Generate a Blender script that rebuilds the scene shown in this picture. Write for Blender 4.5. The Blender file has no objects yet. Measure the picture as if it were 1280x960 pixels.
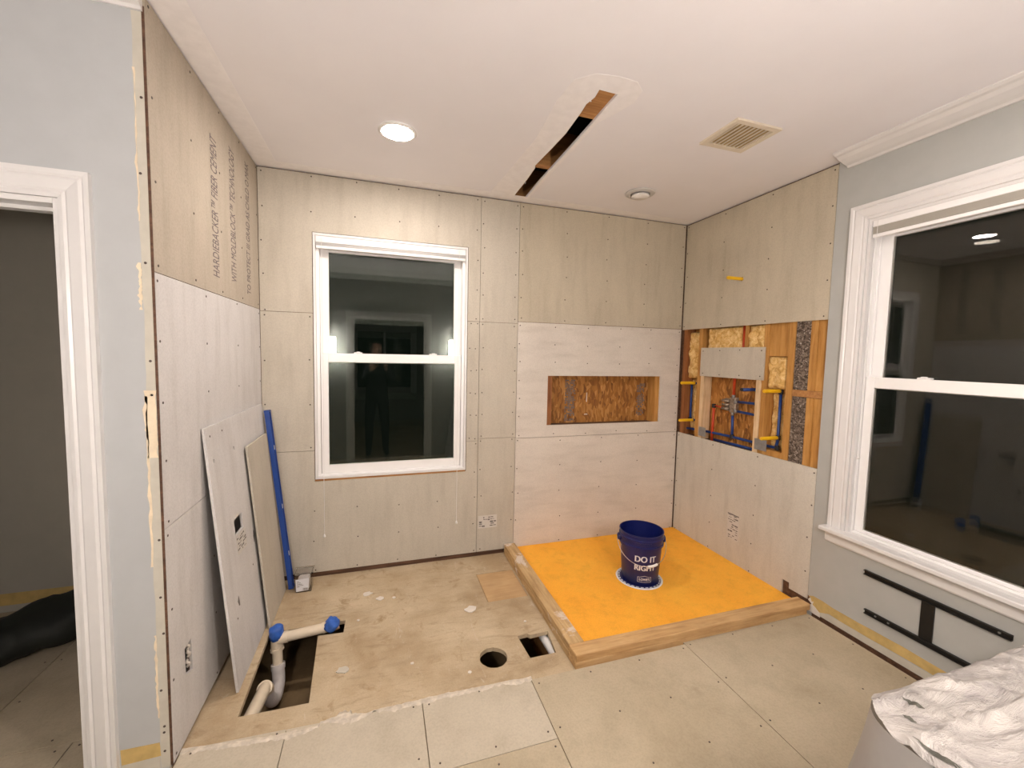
import bpy, bmesh, math, random
from mathutils import Vector, Matrix, noise
from mathutils.geometry import tessellate_polygon
random.seed(7)
SC = bpy.context.scene
COL = SC.collection
PI = math.pi
W, H, D = 3.316, 2.74, -1.324      # room width, ceiling height, y of the doorway wall
FZ = -0.02                         # bare subfloor level (the cement boards in front end at z=0)

# ------------------------------------------------------------------ camera, world, exposure
def make_camera():
    yaw, pitch, roll = 0.3091, 0.0702, 0.0209
    cy, sy, cp, sp = math.cos(yaw), math.sin(yaw), math.cos(pitch), math.sin(pitch)
    f = Vector((sy*cp, cy*cp, -sp)); r = Vector((cy, -sy, 0)); u = r.cross(f)
    r2 = r*math.cos(roll) + u*math.sin(roll); u2 = u*math.cos(roll) - r*math.sin(roll)
    cam = bpy.data.cameras.new('camera'); o = bpy.data.objects.new('camera', cam); COL.objects.link(o)
    m = Matrix((r2, u2, -f)).transposed().to_4x4(); m.translation = Vector((0.7434, -3.0948, 1.5717))
    o.matrix_world = m
    cam.sensor_width = 36; cam.lens = 519.03/1280*36; cam.clip_start = 0.02
    SC.camera = o
make_camera()
w = bpy.data.worlds.new('night'); SC.world = w; w.use_nodes = True
w.node_tree.nodes['Background'].inputs[0].default_value = (0.6, 0.8, 0.6, 1)
w.node_tree.nodes['Background'].inputs[1].default_value = 0.004
SC.view_settings.view_transform = 'Standard'; SC.view_settings.look = 'None'
SC.view_settings.gamma = 1; SC.view_settings.exposure = 0.63
LAMP_COL = (1.0, 0.885, 0.82)
LAMPS = [(0.835, -0.724, 205.0), (2.45, -2.45, 108.0), (0.86, -5.0, 70.0)]   # recessed lights: x, y, strength
SCONCES = [(0.10, 108.0), (1.80, 106.0)]                   # wall lamps on the wall behind the camera: x, strength

# ------------------------------------------------------------------ materials
def _n(nt, t, **k):
    n = nt.nodes.new(t)
    for a, b in k.items(): setattr(n, a, b)
    return n
def new_mat(name):
    m = bpy.data.materials.new(name); m.use_nodes = True
    nt = m.node_tree
    return m, nt, nt.nodes['Principled BSDF']
def coords(nt, stretch=(1,1,1), rot=(0,0,0)):
    tc = _n(nt, 'ShaderNodeTexCoord'); mp = _n(nt, 'ShaderNodeMapping')
    mp.inputs['Scale'].default_value = stretch; mp.inputs['Rotation'].default_value = rot
    nt.links.new(tc.outputs['Object'], mp.inputs[0]); return mp.outputs[0]
def noise_n(nt, vec, scale, detail=4, rough=.55, dist=0):
    n = _n(nt, 'ShaderNodeTexNoise'); n.inputs['Scale'].default_value = scale
    n.inputs['Detail'].default_value = detail; n.inputs['Roughness'].default_value = rough
    n.inputs['Distortion'].default_value = dist
    nt.links.new(vec, n.inputs['Vector']); return n.outputs['Fac']
def ramp(nt, fac, stops):
    r = _n(nt, 'ShaderNodeValToRGB'); e = r.color_ramp.elements
    while len(e) < len(stops): e.new(0.5)
    for i, (p, c) in enumerate(stops):
        e[i].position = p; e[i].color = (*c, 1) if len(c) == 3 else c
    nt.links.new(fac, r.inputs[0]); return r.outputs[0]
def mixc(nt, fac, a, b, mode='MIX'):
    m = _n(nt, 'ShaderNodeMix', data_type='RGBA', blend_type=mode)
    for s, v in ((m.inputs[0], fac), (m.inputs[6], a), (m.inputs[7], b)):
        if isinstance(v, (int, float)): s.default_value = v
        elif isinstance(v, tuple): s.default_value = (*v, 1)
        else: nt.links.new(v, s)
    return m.outputs[2]
def bump(nt, p, fac, strength, dist=.01):
    b = _n(nt, 'ShaderNodeBump'); b.inputs['Strength'].default_value = strength; b.inputs['Distance'].default_value = dist
    nt.links.new(fac, b.inputs['Height']); nt.links.new(b.outputs[0], p.inputs['Normal'])
def plain(name, c, rough=.6, metal=0.0, var=.06, scale=12, bmp=0.0, bscale=60):
    m, nt, p = new_mat(name); v = coords(nt)
    f = noise_n(nt, v, scale)
    c2 = tuple(min(1, x*(1+var)) for x in c); c1 = tuple(x*(1-var) for x in c)
    nt.links.new(ramp(nt, f, [(.35, c1), (.65, c2)]), p.inputs['Base Color'])
    p.inputs['Roughness'].default_value = rough; p.inputs['Metallic'].default_value = metal
    if bmp: bump(nt, p, noise_n(nt, v, bscale, 3), bmp, .004)
    return m
def cement(name, c1, c2, streak=(1, 1, .15), blotch=None):
    m, nt, p = new_mat(name)
    v = coords(nt); vs = coords(nt, streak)
    big = noise_n(nt, v, 2.2, 5, .6); st = noise_n(nt, vs, 14, 4, .6); fine = noise_n(nt, v, 130, 2, .5)
    c = ramp(nt, big, [(.35, c1), (.65, c2)])
    c = mixc(nt, .55, c, ramp(nt, st, [(.3, (.82, .81, .79)), (.5, (1, 1, 1)), (.75, (1.06, 1.06, 1.06))]), 'MULTIPLY')
    c = mixc(nt, .5, c, ramp(nt, fine, [(.3, (.86, .86, .85)), (.6, (1.06, 1.06, 1.05))]), 'MULTIPLY')
    if blotch:
        b = noise_n(nt, v, blotch[0], 6, .7, .4)
        c = mixc(nt, ramp(nt, b, [(blotch[1], (0, 0, 0)), (blotch[1]+.12, (1, 1, 1))]), c, blotch[2])
    nt.links.new(c, p.inputs['Base Color']); p.inputs['Roughness'].default_value = .85
    bump(nt, p, fine, .15, .003)
    return m
def wood(name, c1, c2, c3, axis='x', rough=.7, stain=None):
    m, nt, p = new_mat(name)
    s = {'x': (.08, 1, 1), 'y': (1, .08, 1), 'z': (1, 1, .08)}[axis]
    v = coords(nt, s); g = noise_n(nt, v, 45, 5, .6, .6); b = noise_n(nt, coords(nt), 6, 4)
    c = ramp(nt, g, [(.3, c1), (.5, c2), (.72, c3)])
    c = mixc(nt, .5, c, ramp(nt, b, [(.3, (.75, .72, .68)), (.65, (1.1, 1.1, 1.1))]), 'MULTIPLY')
    if stain:
        sb = noise_n(nt, coords(nt), stain[0], 6, .7, .5)
        c = mixc(nt, ramp(nt, sb, [(stain[1], (0, 0, 0)), (stain[1]+.06, (1, 1, 1))]), c, stain[2])
    nt.links.new(c, p.inputs['Base Color']); p.inputs['Roughness'].default_value = rough
    bump(nt, p, g, .25, .004)
    return m
def osb(name, normal='x', dark=1.0):
    m, nt, p = new_mat(name)
    base = coords(nt); d = _n(nt, 'ShaderNodeTexNoise'); d.inputs['Scale'].default_value = 5; d.inputs['Detail'].default_value = 2
    nt.links.new(base, d.inputs['Vector'])
    add = _n(nt, 'ShaderNodeMixRGB', blend_type='ADD'); add.inputs[0].default_value = .12
    nt.links.new(base, add.inputs[1]); nt.links.new(d.outputs['Color'], add.inputs[2])
    mp = _n(nt, 'ShaderNodeMapping'); mp.inputs['Scale'].default_value = (1, 1, .32); mp.inputs['Rotation'].default_value = (.3, .35, 0)
    nt.links.new(add.outputs[0], mp.inputs[0])
    vo = _n(nt, 'ShaderNodeTexVoronoi'); vo.inputs['Scale'].default_value = 55; nt.links.new(mp.outputs[0], vo.inputs['Vector'])
    bw = _n(nt, 'ShaderNodeRGBToBW'); nt.links.new(vo.outputs['Color'], bw.inputs[0])
    k = dark
    c = ramp(nt, bw.outputs[0], [(.10, (.17*k, .065*k, .012*k)), (.35, (.31*k, .125*k, .022*k)), (.62, (.40*k, .175*k, .034*k)), (.92, (.54*k, .27*k, .075*k))])
    fn = noise_n(nt, coords(nt, (1, 1, .15)), 90, 3)
    c = mixc(nt, .6, c, ramp(nt, fn, [(.3, (.7, .65, .6)), (.6, (1.1, 1.1, 1.1))]), 'MULTIPLY')
    nt.links.new(c, p.inputs['Base Color']); p.inputs['Roughness'].default_value = .7
    bump(nt, p, bw.outputs[0], .3, .004)
    return m
def voro(name, stops, scale, rough=.95, bmp=.6):
    m, nt, p = new_mat(name); v = coords(nt)
    vo = _n(nt, 'ShaderNodeTexVoronoi'); vo.inputs['Scale'].default_value = scale; nt.links.new(v, vo.inputs['Vector'])
    bw = _n(nt, 'ShaderNodeRGBToBW'); nt.links.new(vo.outputs['Color'], bw.inputs[0])
    nt.links.new(ramp(nt, bw.outputs[0], stops), p.inputs['Base Color']); p.inputs['Roughness'].default_value = rough
    bump(nt, p, bw.outputs[0], bmp, .006)
    return m
def fluffy(name, c1, c2, c3):
    m, nt, p = new_mat(name); v = coords(nt)
    a = noise_n(nt, v, 26, 6, .7, .8); b = noise_n(nt, v, 120, 3, .6)
    c = ramp(nt, a, [(.3, c1), (.48, c2), (.66, c3)])
    c = mixc(nt, .5, c, ramp(nt, b, [(.3, (.8, .78, .7)), (.6, (1.1, 1.1, 1.1))]), 'MULTIPLY')
    nt.links.new(c, p.inputs['Base Color']); p.inputs['Roughness'].default_value = 1
    bump(nt, p, a, .6, .012)
    return m
def glass(name, col, ior=1.36):
    m, nt, p = new_mat(name)
    p.inputs['Base Color'].default_value = (*col, 1); p.inputs['Roughness'].default_value = 0.0
    p.inputs['IOR'].default_value = ior; p.inputs['Transmission Weight'].default_value = 1
    return m
def emit(name, col, s):
    m, nt, p = new_mat(name)
    p.inputs['Base Color'].default_value = (.8, .8, .8, 1)
    p.inputs['Emission Color'].default_value = (*col, 1); p.inputs['Emission Strength'].default_value = s
    return m

M = {}
M['board_gray'] = cement('board_gray', (.50, .46, .385), (.55, .505, .425), blotch=(5, .68, (.45, .415, .345)))
M['board_tan'] = cement('board_tan', (.43, .375, .30), (.475, .42, .34))
M['board_warm'] = cement('board_warm', (.49, .435, .335), (.55, .49, .38), blotch=(4, .72, (.60, .56, .48)))
M['board_pale_warm'] = cement('board_pale_warm', (.63, .58, .52), (.69, .64, .575), streak=(.2, 1, 1))
M['board_pale'] = cement('board_pale', (.60, .585, .575), (.66, .645, .635))
M['board_cool'] = cement('board_cool', (.57, .54, .475), (.62, .59, .52), blotch=(4, .70, (.68, .66, .60)))
M['floor_board'] = cement('floor_board', (.43, .36, .25), (.51, .435, .315), streak=(.5, .5, 1), blotch=(2.5, .60, (.385, .315, .215)))
M['floor_board_pale'] = cement('floor_board_pale', (.50, .44, .34), (.56, .50, .395), streak=(.5, .5, 1), blotch=(9, .72, (.40, .335, .235)))
M['subfloor'] = cement('subfloor', (.40, .295, .175), (.58, .475, .325), streak=(.25, .9, 1), blotch=(8, .57, (.35, .245, .135)))
def scuffed(m, sc, dark, amt):
    nt = m.node_tree; p = nt.nodes['Principled BSDF']; l = p.inputs['Base Color'].links[0]; src = l.from_socket
    v = coords(nt, (.35, 1.6, 1), (0, 0, .5)); f = noise_n(nt, v, sc, 8, .78, 1.5)
    c = mixc(nt, ramp(nt, f, [(.54, (0, 0, 0)), (.66, (amt,)*3)]), src, dark)
    v2 = coords(nt, (1.5, .4, 1), (0, 0, -.3)); g = noise_n(nt, v2, sc*1.7, 8, .8, 1.0)
    c = mixc(nt, ramp(nt, g, [(.60, (0, 0, 0)), (.68, (.55,)*3)]), c, (.62, .55, .44))
    nt.links.new(c, p.inputs['Base Color'])
scuffed(M['subfloor'], 9, (.27, .19, .11), .55)
M['paint_gray'] = plain('paint_gray', (.47, .485, .49), .55, var=.02, bmp=.05)
M['paint_sage'] = plain('paint_sage', (.44, .45, .43), .5, var=.02, bmp=.05)
M['paint_closet'] = plain('paint_closet', (.41, .385, .32), .6, var=.02)
M['paint_white'] = plain('paint_white', (.75, .74, .73), .32, var=.015)
M['ceiling'] = plain('ceiling', (.85, .835, .86), .8, var=.012, scale=3, bmp=.05)
M['compound'] = plain('compound', (.89, .87, .875), .8, var=.03, scale=20)
M['vinyl'] = plain('vinyl', (.90, .89, .88), .3, var=.01)
M['drywall_cream'] = plain('drywall_cream', (.56, .53, .45), .85, var=.05, scale=20)
M['torn_paper'] = plain('torn_paper', (.80, .68, .50), .9, var=.08, scale=25)
M['adhesive'] = plain('adhesive', (.56, .40, .15), .8, var=.12, scale=18)
M['brown_gap'] = wood('brown_gap', (.055, .025, .012), (.10, .048, .025), (.17, .085, .045), 'x')
M['stud'] = wood('stud', (.38, .17, .035), (.50, .25, .06), (.60, .33, .10), 'z')
M['stud_x'] = wood('stud_x', (.30, .13, .04), (.40, .19, .06), (.50, .26, .09), 'x')
M['stud_red'] = wood('stud_red', (.20, .07, .02), (.30, .11, .03), (.36, .15, .05), 'z')
M['stud_new'] = wood('stud_new', (.62, .42, .22), (.74, .54, .32), (.80, .62, .40), 'z')
M['curb_x'] = wood('curb_x', (.40, .22, .08), (.58, .36, .16), (.68, .46, .23), 'x', stain=(9, .70, (.26, .13, .04)))
M['curb_y'] = wood('curb_y', (.36, .22, .09), (.54, .36, .17), (.64, .46, .25), 'y', stain=(5, .55, (.70, .60, .50)))
M['plywood'] = wood('plywood', (.46, .29, .13), (.52, .34, .17), (.56, .38, .20), 'x')
M['osb'] = osb('osb'); M['osb_dark'] = osb('osb_dark', dark=1.15)
M['insul'] = fluffy('insul', (.44, .22, .05), (.70, .43, .14), (.88, .66, .33))
M['speckle'] = voro('speckle', [(.15, (.05, .035, .025)), (.5, (.14, .105, .08)), (.8, (.24, .19, .15)), (.97, (.5, .45, .4))], 110)
M['dirt'] = cement('dirt', (.09, .055, .022), (.20, .135, .065), streak=(1, .3, 1))
M['red_pipe'] = plain('red_pipe', (.55, .06, .015), .4)
M['blue_pipe'] = plain('blue_pipe', (.012, .05, .22), .35, var=.15)
M['black_fit'] = plain('black_fit', (.02, .02, .022), .5)
M['yellow'] = plain('yellow', (.85, .50, .01), .4, var=.03)
M['steel'] = plain('steel', (.33, .33, .33), .45, .6, var=.12, scale=30)
M['brass'] = plain('brass', (.34, .28, .22), .45, .5, var=.3, scale=60)
M['orange'] = cement('orange', (.95, .42, .033), (.98, .48, .045), streak=(1, 1, 1), blotch=(3, .70, (.80, .36, .05)))
M['navy'] = plain('navy', (.006, .011, .10), .35, var=.05)
M['print_white'] = plain('print_white', (.75, .76, .80), .5, var=.02)
M['white_plastic'] = plain('white_plastic', (.82, .81, .79), .4, var=.02)
M['wire'] = plain('wire', (.6, .6, .6), .3, .9)
M['pvc'] = plain('pvc', (.72, .62, .47), .4, var=.05)
M['pvc_gray'] = plain('pvc_gray', (.62, .58, .55), .45, var=.12)
M['tape'] = plain('tape', (.03, .12, .48), .5, var=.15, scale=40, bmp=.3)
M['level_blue'] = plain('level_blue', (.010, .055, .28), .4, var=.06)
M['ink'] = plain('ink', (.15, .125, .13), .9, var=.25, scale=70)
M['print_dark'] = plain('print_dark', (.15, .135, .125), .8, var=.2, scale=60)
M['label'] = plain('label', (.60, .575, .53), .6, var=.04)
M['screw'] = plain('screw', (.07, .05, .04), .6)
M['black_metal'] = plain('black_metal', (.012, .011, .010), .4, .3)
M['bag'] = plain('bag', (.007, .009, .006), .7, var=.3, scale=9, bmp=.3, bscale=30)
M['scrap'] = plain('scrap', (.72, .67, .60), .8)
M['thinset'] = plain('thinset', (.60, .535, .44), .9, var=.16, scale=40, bmp=.6, bscale=45)
M['slat'] = plain('slat', (.60, .59, .57), .5, var=.03)
M['slat_tan'] = plain('slat_tan', (.50, .47, .41), .5, var=.03)
M['vent'] = plain('vent', (.74, .66, .53), .5, var=.02)
M['dark'] = plain('dark', (.012, .011, .010), .95)
M['glass'] = glass('glass', (.90, .97, .91), 1.42)
M['glass_side'] = glass('glass_side', (.95, .94, .90), 1.33)
M['clear'] = glass('clear', (.95, .95, .95), 1.3)
M['cloth_dark'] = plain('cloth_dark', (.02, .022, .025), .9)
M['jeans'] = plain('jeans', (.03, .04, .07), .9)
M['skin'] = plain('skin', (.45, .26, .18), .5)
M['hair'] = plain('hair', (.02, .013, .01), .6)
M['screen'] = plain('screen', (.02, .02, .02), .2)

# ------------------------------------------------------------------ mesh helpers
def org(o):
    v = Vector((0, 0, 0))
    while o is not None: v += o.location; o = o.parent
    return v
def bm_new(): return bmesh.new()
def box(bm, x0, x1, y0, y1, z0, z1, bev=0.0):
    x0, x1 = min(x0, x1), max(x0, x1); y0, y1 = min(y0, y1), max(y0, y1); z0, z1 = min(z0, z1), max(z0, z1)
    vs = [bm.verts.new(c) for c in ((x0,y0,z0),(x1,y0,z0),(x1,y1,z0),(x0,y1,z0),(x0,y0,z1),(x1,y0,z1),(x1,y1,z1),(x0,y1,z1))]
    fs = [bm.faces.new([vs[i] for i in f]) for f in ((0,3,2,1),(4,5,6,7),(0,1,5,4),(1,2,6,5),(2,3,7,6),(3,0,4,7))]
    if bev:
        es = list({e for f in fs for e in f.edges})
        bmesh.ops.bevel(bm, geom=es, offset=bev, segments=1, affect='EDGES')
    return vs
def plate(bm, outer, holes, w0, w1, mp):
    """flat piece: 2D outline with holes, from depth w0 to w1; mp(u,v,w) -> world"""
    loops = [list(outer)] + [list(h) for h in holes]
    flat = [p for l in loops for p in l]
    tris = tessellate_polygon([[Vector((a, b, 0)) for a, b in l] for l in loops])
    A = [bm.verts.new(mp(a, b, w0)) for a, b in flat]; B = [bm.verts.new(mp(a, b, w1)) for a, b in flat]
    for t in tris:
        if len(set(t)) < 3: continue
        try:
            bm.faces.new([A[i] for i in t]); bm.faces.new([B[i] for i in reversed(t)])
        except ValueError: pass
    k = 0
    for l in loops:
        n = len(l)
        for i in range(n):
            a, b = k+i, k+(i+1) % n
            bm.faces.new([A[a], A[b], B[b], B[a]])
        k += n
def rect(u0, u1, v0, v1): return [(u0, v0), (u1, v0), (u1, v1), (u0, v1)]
def circ(u, v, r, n=24, jit=0.0, ry=None):
    return [(u+r*(1+random.uniform(-jit, jit))*math.cos(2*PI*i/n), v+(ry or r)*(1+random.uniform(-jit, jit))*math.sin(2*PI*i/n)) for i in range(n)]
def tube(bm, pts, r, n=10, caps=True):
    pts = [Vector(p) for p in pts]; rs = r if isinstance(r, (list, tuple)) else [r]*len(pts)
    rings = []; up = None
    for i, p in enumerate(pts):
        t = (pts[min(i+1, len(pts)-1)] - pts[max(i-1, 0)]).normalized()
        if up is None:
            up = Vector((0, 0, 1)) if abs(t.z) < .9 else Vector((1, 0, 0))
        a = t.cross(up).normalized(); b = a.cross(t).normalized(); up = b
        rings.append([bm.verts.new(p + rs[i]*(a*math.cos(2*PI*k/n) + b*math.sin(2*PI*k/n))) for k in range(n)])
    for i in range(len(rings)-1):
        for k in range(n):
            bm.faces.new([rings[i][k], rings[i][(k+1) % n], rings[i+1][(k+1) % n], rings[i+1][k]])
    if caps: bm.faces.new(rings[0]); bm.faces.new(rings[-1])
def lathe(bm, prof, c=(0, 0, 0), n=32, close=False):
    rings = [[bm.verts.new((c[0]+r*math.cos(2*PI*k/n), c[1]+r*math.sin(2*PI*k/n), c[2]+z)) for k in range(n)] for r, z in prof]
    m = len(rings)
    for i in range(m if close else m-1):
        for k in range(n):
            bm.faces.new([rings[i][k], rings[i][(k+1) % n], rings[(i+1) % m][(k+1) % n], rings[(i+1) % m][k]])
    if not close:
        if prof[0][0] > 1e-4: bm.faces.new(rings[0])
        if prof[-1][0] > 1e-4: bm.faces.new(rings[-1])
def fillet(pts, r=.02, n=5):
    pts = [Vector(p) for p in pts]; out = [pts[0]]
    for i in range(1, len(pts)-1):
        a, b, c = pts[i-1], pts[i], pts[i+1]
        d1 = (a-b); d2 = (c-b); q = min(r, d1.length*.45, d2.length*.45)
        p, s = b+d1.normalized()*q, b+d2.normalized()*q
        for k in range(n+1):
            t = k/n; out.append(p*(1-t)**2 + b*2*t*(1-t) + s*t*t)
    out.append(pts[-1]); return out
def obj(name, bm, mat, parent=None, smooth=False, base=None):
    """link one mesh object; verts are given in world space"""
    bmesh.ops.recalc_face_normals(bm, faces=bm.faces)
    if smooth:
        for f in bm.faces: f.smooth = True
    me = bpy.data.meshes.new(name)
    o = bpy.data.objects.new(name, me); COL.objects.link(o)
    if parent is not None:
        o.parent = parent; off = org(parent)
    else:
        xs = [v.co for v in bm.verts]
        lo = Vector((min(v.x for v in xs), min(v.y for v in xs), min(v.z for v in xs)))
        hi = Vector((max(v.x for v in xs), max(v.y for v in xs), max(v.z for v in xs)))
        off = Vector(base) if base else Vector(((lo.x+hi.x)/2, (lo.y+hi.y)/2, lo.z)); o.location = off
    for v in bm.verts: v.co -= off
    bm.to_mesh(me); bm.free(); me.materials.append(M[mat] if isinstance(mat, str) else mat)
    if smooth == 'auto':
        try: me.set_sharp_from_angle(angle=math.radians(40))
        except Exception: pass
    return o
def tag(o, label, cat, group=None):
    o['label'] = label; o['category'] = cat
    if group: o['group'] = group
    return o
def thing(name, label, cat, loc, group=None):
    o = bpy.data.objects.new(name, None); COL.objects.link(o); o.location = loc; o.empty_display_size = .05
    return tag(o, label, cat, group)
def struct(name, bm, mat, smooth=False):
    o = obj(name, bm, mat, None, smooth); o['kind'] = 'structure'; return o
def stuff(o): o['kind'] = 'stuff'; return o
def b1(*a, **k):
    bm = bm_new(); box(bm, *a, **k); return bm
def p1(outer, holes, w0, w1, mp):
    bm = bm_new(); plate(bm, outer, holes, w0, w1, mp); return bm
def tb(pts, r, n=10):
    bm = bm_new(); tube(bm, pts, r, n); return bm
# planes: (u, v, w) with w pointing INTO the wall
def BACK(u, v, w): return (u, w, v)                # u = x, v = z
def LEFT(u, v, w): return (-w, u, v)               # u = y, v = z
def RIGHT(u, v, w): return (W+w, u, v)
def FRONT(u, v, w): return (u, D+w, v)             # doorway wall, faces the camera
def FLOOR(u, v, w): return (u, v, -w)              # w down from z=0
def CEIL(u, v, w): return (u, v, H+w)

def screws(board, cells, mp, w, holes=(), r=.0048):
    bm = bm_new()
    for (u, v) in cells:
        if any(h[0]-.01 < u < h[1]+.01 and h[2]-.01 < v < h[3]+.01 for h in holes): continue
        plate(bm, circ(u+random.uniform(-.008, .008), v+random.uniform(-.008, .008), r, 8), [], w-.0012, w+.001, mp)
    o = obj('screw_heads', bm, 'screw', board); return stuff(o)
def grid_cells(u0, u1, v0, v1, du=.4, dv=.2, e=.022):
    nu = max(1, round((u1-u0-2*e)/du)); nv = max(1, round((v1-v0-2*e)/dv))
    return [(u0+e+(u1-u0-2*e)*i/nu, v0+e+(v1-v0-2*e)*j/nv) for i in range(nu+1) for j in range(nv+1)]
def board(parent, mp, outer, holes, mat, T=.0115, scr=True, du=.4, dv=.2, hb=()):
    o = obj('cement_board', p1(outer, holes, 0, T, mp), mat, parent)
    if scr:
        us = [p[0] for p in outer]; vs = [p[1] for p in outer]
        hh = list(hb)+[(min(p[0] for p in h), max(p[0] for p in h), min(p[1] for p in h), max(p[1] for p in h)) for h in holes]
        screws(o, grid_cells(min(us), max(us), min(vs), max(vs), du, dv), mp, 0, hh)
    return o
def text_bm(s, size, font_scale_x=1.0, extr=.0004):
    cu = bpy.data.curves.new('lettering', 'FONT'); cu.body = s; cu.size = size; cu.align_x = 'CENTER'; cu.align_y = 'CENTER'
    cu.extrude = extr; cu.resolution_u = 3
    t = bpy.data.objects.new('lettering', cu); COL.objects.link(t)
    bpy.context.view_layer.update()
    me = bpy.data.meshes.new_from_object(t.evaluated_get(bpy.context.evaluated_depsgraph_get()))
    bm = bm_new(); bm.from_mesh(me)
    bpy.data.objects.remove(t); bpy.data.curves.remove(cu); bpy.data.meshes.remove(me)
    return bm
def ragged(u0, u1, v, amp, n=40, seed=0):
    return [(u0+(u1-u0)*i/n, v+amp*(noise.noise(Vector((i*.37+seed*9.1, seed, .3)))*1.4+noise.noise(Vector((i*1.3, seed+4, 7)))*.8)) for i in range(n+1)]

# ------------------------------------------------------------------ SETTING: floor
sub_holes = [
    [(.155, -1.13), (.436, -1.135), (.412, -.66), (.545, -.668), (.548, -.556), (.15, -.56)],          # open drain trench
    circ(1.312, -1.092, .074, 28, .03),                                                                 # round hole
    [(1.497, -1.150), (1.645, -1.150), (1.668, -.975), (1.56, -.98), (1.545, -.965), (1.485, -.97)],   # square cut-out
    rect(3.2875, 3.3135, -3.1, -1.30),                                                                  # open gap along the side wall
    rect(1.405, 1.678, -.612, -.262),                                                                   # where the plywood patch sits
]
floor = struct('floor', p1(rect(-1.8, 3.45, -7.0, .14), sub_holes, .02, .042, FLOOR), 'subfloor')
obj('plywood_patch', p1(rect(1.4085, 1.6765, -.6085, -.2645), [], .0215, .042, FLOOR), 'plywood', floor)
FT = .0195
front_edge = [(x, y) for x, y in ragged(0.003, 1.447, -1.272, .012, 40, 1)]
def front_strip(x0, x1, y1):
    top = [p for p in front_edge if x0 <= p[0] <= x1]
    return [(x0, y1), (x1, y1), (x1, -1.272)] + list(reversed(top)) + [(x0, -1.272)]
for mat, outl in (('floor_board_pale', [(.003, -2.1), (.373, -2.1), (.371, -1.276), (.003, -1.262)]),
                  ('floor_board_pale', [(.376, -2.1), (.921, -2.1), (.921, -1.285), (.70, -1.29), (.374, -1.277)]),
                  ('floor_board_pale', [(.925, -1.632), (1.4395, -1.632), (1.4395, -1.305), (1.36, -1.285), (1.2, -1.283), (.925, -1.292)]),
                  ('floor_board', rect(.925, 1.4395, -2.55, -1.6355)),
                  ('floor_board', rect(1.4435, 2.343, -2.83, -1.312)),
                  ('floor_board', rect(2.3465, 3.285, -2.83, -1.298)),
                  ('floor_board', rect(-.245, .922, -3.2, -2.104)),
                  ('floor_board', rect(-1.0, -.249, -3.2, -2.104)),
                  ('floor_board', rect(-.243, -.003, -2.1, -1.33)),
                  ('floor_board', rect(.925, 1.4395, -3.2, -2.5535)),
                  ('floor_board', rect(1.4435, 3.285, -3.2, -2.8335)),
                  ('floor_board', rect(-.807, -.19, -1.098, .026)),
                  ('floor_board', rect(-1.69, -.811, -1.098, .026)),
                  ('floor_board', rect(-.418, -.246, -2.1, -1.102)),
                  ('floor_board', rect(-1.0, -.422, -2.1, -1.102))):
    o = obj('cement_board', p1(outl, [], 0, FT, FLOOR), mat, floor)
    us = [p[0] for p in outl]; vs = [p[1] for p in outl]
    screws(o, grid_cells(min(us), max(us), min(vs), max(vs), .28, .24, .03), FLOOR, 0, r=.004)
# ragged thinset left along the cut edge of the boards
bm = bm_new(); n = 260
edge = [.002+1.445*i/n for i in range(n+1)]
ctr = lambda x: -1.262-.03*min(1, x/.35)+(.015 if .5 < x < .62 else 0)-.008*math.sin(x*5)
rows = []
for x in edge:
    a = .014*(1+noise.noise(Vector((x*14, 3, 1)))*1.3)+.014*max(0, noise.noise(Vector((x*55, 2, 2)))); b = .020*(1+noise.noise(Vector((x*9, 8, 1)))*1.2)+.014*noise.noise(Vector((x*48, 6, 2)))
    if .52 < x < .68: a += .035*math.sin((x-.52)/.16*PI)*(1+.5*noise.noise(Vector((x*60, 0, 0))))
    h = .0035*(1+noise.noise(Vector((x*40, 1, 5))))
    c = ctr(x)
    rows.append([bm.verts.new((x, c-b, .0004)), bm.verts.new((x, c-b*.4, h)), bm.verts.new((x, c+a*.3, h*.7)), bm.verts.new((x, c+a, FZ+.0005)), ])
for i in range(n):
    for k in range(3): bm.faces.new([rows[i][k], rows[i+1][k], rows[i+1][k+1], rows[i][k+1]])
obj('thinset_edge', bm, 'thinset', floor)
# crawl space under the holes: joists and a bottom panel
bm = bm_new(); box(bm, -.2, 3.4, -3.2, .1, -.36, -.345); obj('crawl_space_panel', bm, 'dirt', floor)
obj('joist', b1(-.2, 2.2, -1.20, -1.16, -.34, -.0425), 'stud_x', floor)
obj('joist', b1(1.70, 1.74, -1.14, -.55, -.34, -.0425), 'stud_x', floor)
obj('joist', b1(.28, .70, -1.02, -.985, -.344, -.27), 'stud_x', floor)

# ------------------------------------------------------------------ SETTING: walls
WIN_B = (.318, 1.370, .683, 2.356)       # x0,x1,z0,z1
NICHE = (2.034, 3.107, 1.006, 1.409)
wall_back = struct('wall_back', p1(rect(-.1, 3.44, -.3, 2.739), [rect(WIN_B[0]+.001, WIN_B[1]-.001, WIN_B[2]+.001, WIN_B[3]-.001), rect(NICHE[0]-.006, NICHE[1]+.006, NICHE[2]-.004, NICHE[3]+.006)], .012, .115, BACK), 'brown_gap')
zb, s1, s2, zt = .018, .9035, 1.8255, 2.731
x0, x1, z0, z1 = WIN_B
board(wall_back, BACK, [(.003, s2), (x0-.004, s2), (x0-.004, z1+.004), (x1+.004, z1+.004), (x1+.004, s2-.008), (1.4635, s2-.008), (1.4635, zt), (.003, zt)], [], 'board_gray', hb=[(x0, x1, 0, z1)], du=.29, dv=.22)
board(wall_back, BACK, rect(.003, x0-.004, .886, s2-.003), [], 'board_gray', dv=.3, du=.28)
board(wall_back, BACK, rect(x1+.004, 1.4635, .902, s2-.011), [], 'board_gray', dv=.17, du=.08)
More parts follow.
